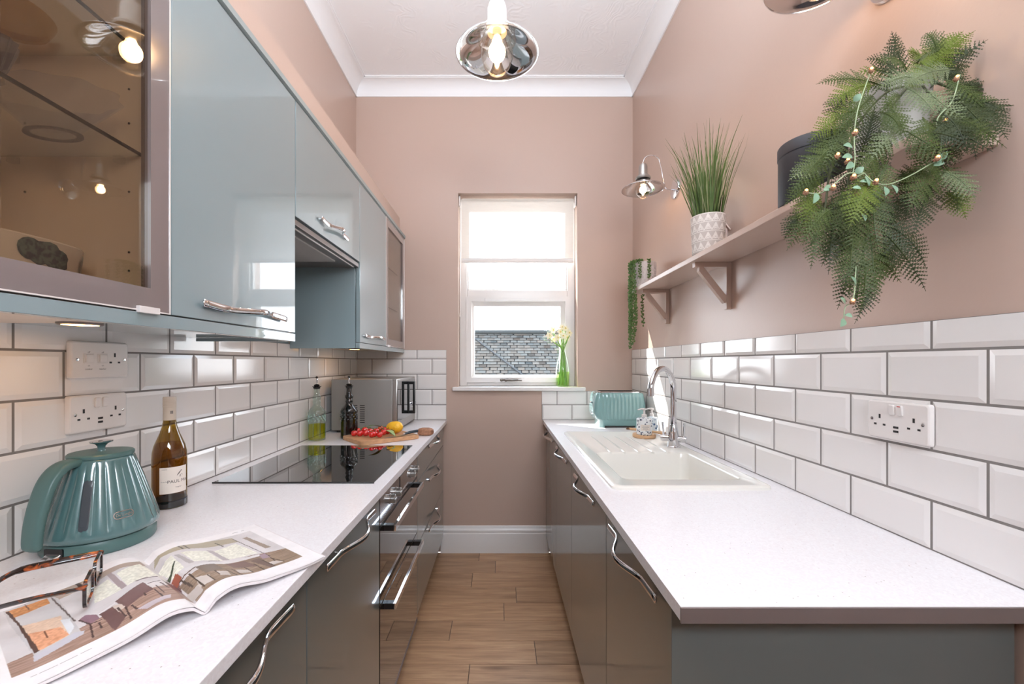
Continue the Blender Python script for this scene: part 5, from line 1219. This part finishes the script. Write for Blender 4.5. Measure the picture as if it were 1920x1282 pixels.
m = M(); m.loft([[oval(2*PI*k/72,z,n) for k in range(72)] for (z,n) in ((0,0),(.003,.002),(.088,.002),(.090,.0),(.088,-.003),(.01,-.004))],0,True,True); pl_ = m.build('bowl', planter_m, t)
def blob(m, a0, z0, ra, rz, seedv, mi=0, k=14):
    rnd = random.Random(seedv); pts_ = []
    for i in range(k):
        q = 2*PI*i/k; s = 1+rnd.uniform(-.14,.14); pts_.append(oval(a0+ra*s*math.cos(q), max(.004,min(.086,z0+rz*s*math.sin(q))), .0030))
    m.add([oval(a0,z0,.0031)]+pts_, [(0,i+1,(i+1) % k+1) for i in range(k)], mi)
m = M()
for (a0,z0,ra,rz) in ((.98,.070,.17,.017),(.82,.062,.14,.015),(1.12,.072,.10,.014),(.30,.062,.12,.019),(.16,.045,.10,.014),(.95,.018,.20,.012),(.78,.012,.12,.009),(1.5,.05,.14,.02)): blob(m,a0,z0,ra,rz,int(a0*100))
m.build('flower_print', flower_dark, pl_, smooth=False)
m = M()
for (a0,z0,ra,rz) in ((.98,.042,.05,.010),(.90,.040,.035,.011),(1.08,.044,.03,.009),(.80,.038,.03,.010),(.28,.028,.05,.010),(.18,.020,.05,.010)): blob(m,a0,z0,ra,rz,int(a0*77),k=9)
m.build('leaf_print', flower_leaf, pl_, smooth=False)
for (nm, lb_, ct_, x, y, z, pr, mt) in (
  ('mug', 'dark mug on the lower glass shelf in the far cabinet', 'mug', -.74, 2.55, 1.6035, [(.0001,0),(.034,0),(.037,.003),(.037,.085),(.034,.085),(.033,.01),(.0001,.008)], blackmatte),
  ('brown_bowl', 'brown bowl on the bottom of the far glass cabinet', 'bowl', -.74, 2.60, 1.3585, [(.0001,0),(.025,0),(.028,.004),(.055,.045),(.052,.045),(.026,.01),(.0001,.008)], pm('brown_glaze', (96,66,52), .3)),
  ('dark_tumbler', 'dark tumbler on the upper glass shelf in the far cabinet', 'glass', -.74, 2.58, 1.8435, [(.0001,0),(.026,0),(.028,.003),(.032,.09),(.030,.09),(.025,.008),(.0001,.006)], pm('grey_glaze', (90,84,84), .3))):
    m = M(); m.lathe(pr, (x,y,z), 32); tag(m.build(nm, mt), lb_, ct_)

# ------------------------------------------------------------------ open magazine
mg = thing('open_magazine', 'open interiors magazine showing a dining room, lying on the worktop', 'magazine', (-.56,.72,CT))
S0 = Vector((-.447,.6436,CT)); du = Vector((.527,.850,0)).normalized(); dv_ = Vector((-.813,.581,0)).normalized()
Wp, Hp = .208, .284
def hgt(s, v):
    """height of the paper above the worktop across one page, s from the spine outwards"""
    x = s*Wp; up = .0195*math.exp(-((x-.040)/.042)**2); dip = min(1., (x/.014))**.8
    return .0035 + (up*(1-.15*v) + .006*math.exp(-((x-.11)/.05)**2) + .0015)*dip + (.004*s**6)*(1-v*.3)
import numpy as np
SW, SH = 720, 400
yy, xx = np.mgrid[0:SH, 0:SW]; U = (xx+.5)/SW; V_ = (yy+.5)/SH
rng = np.random.RandomState(4)
def vn(fx_, fy_, seed):
    """smooth value noise over the spread"""
    r = np.random.RandomState(seed); gx_, gy_ = int(fx_)+3, int(fy_)+3; g = r.rand(gy_, gx_); x = U*fx_; y = V_*fy_
    xi, yi = x.astype(int), y.astype(int); fx2, fy2 = x-xi, y-yi; fx2 = fx2*fx2*(3-2*fx2); fy2 = fy2*fy2*(3-2*fy2)
    return (g[yi,xi]*(1-fx2)+g[yi,xi+1]*fx2)*(1-fy2)+(g[yi+1,xi]*(1-fx2)+g[yi+1,xi+1]*fx2)*fy2
IMG = np.zeros((SH,SW,3)); IMG[:] = (243,239,240)
def sp(px, py):
    """where a point of the print seen in the photograph lies on the spread (0..1 across, 0..1 up)"""
    Hh = .371; Y = Hh*798/(py-680); X = (px-939)/798*Y; dx, dy = X-S0.x, Y-S0.y
    det = du.x*dv_.y-du.y*dv_.x; a = (dx*dv_.y-dy*dv_.x)/det; b = (du.x*dy-du.y*dx)/det; return (.5+a/(2*Wp), b/Hp)
def inside(q):
    m_ = np.zeros((SH,SW), bool); n = len(q)
    for i in range(n):
        (x0,y0),(x1,y1) = q[i], q[(i+1) % n]
        if y0 == y1: continue
        c = ((y0 > V_) != (y1 > V_)) & (U < (x1-x0)*(V_-y0)/(y1-y0)+x0); m_ ^= c
    return m_
def fill(q, col, nz=None, amp=0): 
    k = inside(q); c = np.array(col, float)[None,None,:]*np.ones((SH,SW,1))
    if nz is not None: c = c+((nz-.5)*amp)[:,:,None]
    IMG[k] = c[k]
L7 = lambda pts: [sp(x/5.0875, 1030+y/5.0875) for x,y in pts]
R8 = lambda pts: [sp(300+x/5.647, 970+y/5.647) for x,y in pts]
def line(F, a, b, w, col):
    (x0,y0),(x1,y1) = F([a,b]); d = math.hypot((x1-x0)*1.46,(y1-y0)) or 1; nx, ny = -(y1-y0)/d*w/1.46, (x1-x0)*1.46/d*w
    fill([(x0+nx,y0+ny),(x1+nx,y1+ny),(x1-nx,y1-ny),(x0-nx,y0-ny)], col)
fine, soft, grain = vn(150,90,1), vn(14,9,2), vn(20,160,3)
x0_, y0_ = sp(65,1258); x1_, y1_ = sp(573,1043); xt, yt = sp(452,997)
PB, PT = .135, .90
fill([(.035,PB),(.945,PB),(.945,PT),(.035,PT)], (214,208,208), soft, 22)
# left page
fill([(.035,PB),(.5,PB),(.5,.40),(.22,.33),(.035,.28)], (160,130,116), grain, 46)
fill(L7([(455,440),(1220,95),(1420,190),(1160,245),(520,500)]), (172,152,138), soft, 14)
fill(L7([(0,580),(455,440),(540,480),(700,700),(760,800),(300,1010),(60,700)]), (200,196,196), soft, 16)
fill(L7([(30,585),(435,470),(455,520),(95,650)]), (204,140,88), fine, 40)
fill(L7([(170,725),(560,640),(650,820),(350,960)]), (226,196,172), fine, 20)
fill(L7([(230,800),(560,745),(640,820),(350,960),(300,900)]), (220,158,122), fine, 36)
fill(L7([(560,680),(650,670),(690,760),(640,820)]), (226,228,232))
fill(L7([(25,590),(60,580),(180,720),(350,960),(300,985),(150,725)]), (84,58,50), fine, 16)
fill(L7([(290,1010),(700,800),(790,790),(780,820),(300,1065)]), (198,196,204))
for a_, b_ in (((215,520),(255,570)),((395,780),(430,840))): line(L7, a_, b_, .003, (120,76,54))
line(L7,(455,450),(700,700),.0035,(104,90,86)); line(L7,(720,345),(790,395),.010,(70,56,50)); line(L7,(1150,125),(1215,180),.010,(70,56,50)); line(L7,(1210,90),(1300,145),.004,(84,70,62))
WN = lambda q: fill(q, (232,230,216), fine, 34)
WN(L7([(880,410),(1020,340),(1155,445),(890,540)])); WN(L7([(1100,300),(1330,185),(1530,275),(1215,425)]))
fill(L7([(1005,300),(1060,285),(1210,430),(1150,445)]), (164,148,148)); fill(L7([(850,560),(1100,470),(1400,330),(1430,345),(1130,500),(880,600)]), (212,206,206))
line(L7,(1290,385),(1500,300),.006,(92,72,72)); line(L7,(930,640),(1380,400),.004,(226,220,222))
TB_ = (112,84,82)
fill(L7([(935,645),(1060,585),(1190,690),(1085,808)]), TB_, soft, 12); fill(L7([(1085,545),(1360,395),(1465,465),(1200,612)]), (122,94,92), soft, 12); fill(L7([(1535,325),(1700,300),(1760,420),(1628,400)]), (118,88,88))
fill(L7([(735,690),(800,645),(905,645),(935,682),(850,732)]), (142,110,120)); fill(L7([(1060,580),(1140,570),(1190,600),(1120,640)]), (206,190,180))
for a_, b_ in (((735,690),(850,735)),((845,730),(872,860)),((930,720),(955,775)),((850,732),(965,690)),((1185,600),(1242,715)),((1110,600),(1195,688)),((1245,595),(1305,640)),((1465,462),(1555,540)),((1480,415),(1565,490)),((1370,500),(1388,530)),((1530,370),(1610,420)),((1400,410),(1530,345))): line(L7, a_, b_, .0042, (84,64,62))
fill(L7([(1300,640),(1500,560),(1628,500),(1628,540),(1400,650)]), (190,178,184), soft, 20)
# right page
fill([(.505,PB),(.945,PB),(.945,.36),(.80,.42),(.505,.40)], (146,124,106), grain, 44)
fill(R8([(-60,400),(0,380),(770,215),(850,250),(480,352),(0,465),(-60,520)]), (172,160,138), soft, 12)
for a_, b_ in (((150,350),(255,402)),((245,355),(320,392)),((590,283),(680,317))): line(R8, a_, b_, .005, (76,66,56))
fill(R8([(885,207),(930,190),(1187,292),(1130,312)]), (152,134,120)); line(R8,(780,225),(1180,400),.003,(96,86,84))
WN(R8([(560,392),(810,275),(1055,370),(740,472)])); WN(R8([(220,442),(500,392),(670,500),(370,547)])); WN(R8([(-20,560),(120,462),(262,592),(130,642)]))
fill(R8([(495,382),(560,377),(745,475),(680,492)]), (178,168,168)); fill(R8([(150,462),(205,460),(372,552),(310,562)]), (180,172,170))
fill(R8([(260,600),(640,520),(1060,385),(1080,400),(680,545),(280,625)]), (220,216,216)); line(R8,(520,535),(640,507),.0045,(110,94,92))
fill(R8([(375,602),(580,560),(690,620),(485,672)]), (122,108,98), soft, 10); fill(R8([(690,542),(900,475),(1055,520),(790,577)]), (122,98,92), soft, 10); fill(R8([(960,470),(1060,430),(1250,518),(1190,532)]), (116,96,88))
fill(R8([(120,665),(165,615),(237,660),(185,712)]), (158,84,64)); fill(R8([(60,650),(110,600),(150,520),(165,515),(135,600),(110,655)]), (66,72,52), fine, 60)
for q in ([(370,700),(520,690),(590,745),(430,790)],[(600,655),(720,640),(760,690),(650,700)],[(800,600),(930,580),(990,600),(850,640)],[(1140,480),(1230,450),(1330,450),(1200,500)],[(260,800),(420,760),(460,820),(330,860)]): fill(R8(q), (200,190,184), soft, 18)
for a_, b_ in (((310,655),(475,795)),((500,690),(592,752)),((700,622),(850,690)),((580,645),(640,690)),((900,552),(1000,602)),((1090,450),(1250,520)),((1130,375),(1232,452)),((760,600),(890,665)),((1000,500),(1140,575)),((1190,420),(1330,452)),((230,680),(350,760))): line(R8, a_, b_, .0040, (84,68,60))
fill(R8([(1058,397),(1120,370),(1182,410),(1100,436)]), (160,138,148)); line(R8,(200,690),(380,600),.006,(92,64,52))
k = (U < .035)|(U > .945)|(V_ < PB)|(V_ > PT); IMG[k] = (243,239,240)
# captions set in the margins
for (a_,b_,c_,d_) in ((.86,.93,.945,.952),(.06,.20,.075,.081)):
    k = (U > a_)&(U < b_)&(V_ > c_)&(V_ < d_)&(vn(160,2,9) > .4); IMG[k] = (150,146,148)
LI = IMG/255.; LI = np.where(LI <= .04045, LI/12.92, ((np.clip(LI,0,2)+.055)/1.055)**2.4)
for side, nm in ((-1,'left_page'),(1,'right_page')):
    NX, NY = 230, 270; m = M(); V = []; cols = []
    for j in range(NY+1):
        v = j/NY
        for i in range(NX+1):
            s = i/NX; p = S0+du*(side*s*Wp*(.985))+dv_*(v*Hp); V.append(p+Vector((0,0,hgt(s,v)+.0003)))
            X = .5+side*s*.5; q_ = LI[min(SH-1,int(v*SH)), min(SW-1,int(X*SW))]; cols.append((q_[0],q_[1],q_[2],1.))
    F = [(j*(NX+1)+i,j*(NX+1)+i+1,(j+1)*(NX+1)+i+1,(j+1)*(NX+1)+i) for j in range(NY) for i in range(NX)]
    m.add(V,F); m.att = ('Col', cols); m.build('printed_page', attr_mat('printed_paper', 'Col', .32, .45) if side == -1 else bpy.data.materials['printed_paper'], mg, angle=80)
    # block of pages beneath
    m = M(); NX2 = 40; loops = []
    for v in (0.,1.):
        top = []; bot = []
        for i in range(NX2+1):
            s = i/NX2; base_ = S0+du*(side*s*Wp)+dv_*(v*Hp); h = hgt(s,v)-.0007; th = .0052*(1-.35*s)
            top.append(base_+Vector((0,0,h))); bot.append(base_+du*(side*(-.003*s))+Vector((0,0,max(.0004,h-th))))
        loops.append(top+bot[::-1])
    m.loft(loops,0,True,True); m.build('page_block', pm('page_edges', (226,218,218), .6, noise=.05, nscale=3., stretch=(1,1,300)), mg)

# ------------------------------------------------------------------ reading glasses
gA, gB = Vector((-.683,.728,.943)), Vector((-.609,.622,.939)); back = Vector((-.815,-.580,0)).normalized(); ac_ = (gB-gA).normalized()
rg = thing('reading_glasses', 'tortoiseshell reading glasses standing folded open on the magazine', 'glasses', tuple((gA+gB)/2-Vector((0,0,.04))))
mid_ = (gA+gB)/2; nrm_ = back
def lens_loop(c, hx, hz, r, off=0.):
    return [c+ac_*x+Vector((0,0,y))+back*off for (x,y,_) in rr(0,0,hx,hz,r,0,6)]
for s in (-1,1):
    c = mid_+ac_*(s*.0345)-Vector((0,0,.017))
    m = M(); O = lens_loop(c,.0285,.0205,.012,0); I = lens_loop(c,.0245,.0165,.010,0); d_ = back*.0022
    m.loft([[p-d_ for p in O],[p+d_ for p in O],[p+d_ for p in I],[p-d_ for p in I],[p-d_ for p in O]]); m.build('lens_rim', tortoise, rg)
    m = M(); m.loft([[p-back*.0006 for p in I],[p+back*.0006 for p in I]],0,True,True); m.build('lens', clear, rg)
m = M(); m.tube([mid_-ac_*.0075-Vector((0,0,.010)), mid_-Vector((0,0,.006)), mid_+ac_*.0075-Vector((0,0,.010))], .0026, 10); m.build('bridge', tortoise, rg)
for g_, s in ((gA,-1),(gB,1)):
    g0 = mid_+ac_*(s*.0645)+Vector((0,0,-.003)); P = smooth_path([mid_+ac_*(s*.060)+Vector((0,0,-.004)), g0+back*.002, g0+back*.018, g0+back*.06+ac_*(-s*.002), g0+back*.100+Vector((0,0,-.004)), g0+back*.128+Vector((0,0,-.022)), g0+back*.142+Vector((0,0,-.047))], 6)
    m = M(); m.tube(P, [.0050]*12+[.0056]*12+[.0044]*6+[.0048]*(len(P)-30), 12, flat=.42, up=tuple(ac_)); m.build('temple', tortoise, rg)
SKY, SUN, BOUNCE_FILL, FRONT_FILL, EXPO = 6.0, 9.0, 30., 21., 0.64

# ------------------------------------------------------------------ light
sc = bpy.context.scene
w = bpy.data.worlds.new('daylight'); sc.world = w; w.use_nodes = True; nt = w.node_tree; nt.nodes.clear()
o = nt.nodes.new('ShaderNodeOutputWorld'); bg = nt.nodes.new('ShaderNodeBackground'); tc = nt.nodes.new('ShaderNodeTexCoord'); sx = nt.nodes.new('ShaderNodeSeparateXYZ'); cr = nt.nodes.new('ShaderNodeValToRGB')
nt.links.new(tc.outputs['Generated'], sx.inputs[0]); nt.links.new(sx.outputs['Z'], cr.inputs[0])
cr.color_ramp.elements[0].position = .0; cr.color_ramp.elements[0].color = (.95,.975,1,1); cr.color_ramp.elements[1].position = .55; cr.color_ramp.elements[1].color = (.66,.82,1,1)
nt.links.new(cr.outputs[0], bg.inputs[0]); bg.inputs[1].default_value = SKY
nt.links.new(bg.outputs[0], o.inputs[0])
def sun(name, d, e, col, ang):
    l = bpy.data.lights.new(name, 'SUN'); l.energy = e; l.color = col; l.angle = math.radians(ang); ob = bpy.data.objects.new(name, l); COL.objects.link(ob)
    ob.rotation_euler = Vector(d).to_track_quat('-Z','Y').to_euler(); return ob
sun('sun', (1,-.815,-1.13), SUN, (1,.95,.88), .6)
def area(name, loc, d, sx_, sy_, e, col, spread=180):
    l = bpy.data.lights.new(name, 'AREA'); l.shape = 'RECTANGLE'; l.size = sx_; l.size_y = sy_; l.energy = e; l.color = col; l.spread = math.radians(spread); ob = bpy.data.objects.new(name, l); COL.objects.link(ob)
    ob.location = loc; ob.rotation_euler = Vector(d).to_track_quat('-Z','Z').to_euler(); return ob
# daylight at the kitchen window
pl = area('kitchen_window_portal', (.1135,3.18,1.75), (0,-1,0), .78, 1.25, 1., (1,1,1)); pl.data.cycles.is_portal = True
# two added fill lights standing in for a flash, out of view
area('ceiling_bounce_fill', (0,.35,2.45), (0,.30,1), .4, .4, BOUNCE_FILL, (.88,1,1.12), 170)  # added fill aimed up at the ceiling
area('front_fill', (.40,-.80,2.08), (-.30,1,-.02), .85, .42, FRONT_FILL, (.90,1,1.10))  # added soft fill behind the camera, aimed forward

# ------------------------------------------------------------------ camera
cd = bpy.data.cameras.new('camera'); cam = bpy.data.objects.new('camera', cd); COL.objects.link(cam)
cam.location = (0,0,E); cam.rotation_euler = (PI/2,0,0); cd.sensor_width = 36; cd.lens = 36*798/1920; cd.shift_x = (960-939)/1920; cd.shift_y = (680-641)/1920; cd.clip_start = .02
sc.camera = cam
sc.view_settings.view_transform = 'Standard'; sc.view_settings.look = 'None'; sc.view_settings.gamma = 1; sc.view_settings.exposure = EXPO; sc.view_settings.use_curve_mapping = False
sc.cycles.caustics_reflective = False; sc.cycles.caustics_refractive = False
sc.cycles.max_bounces = 10; sc.cycles.diffuse_bounces = 5; sc.cycles.glossy_bounces = 5; sc.cycles.transparent_max_bounces = 24; sc.cycles.sample_clamp_indirect = 6.
sc.cycles.use_denoising = True
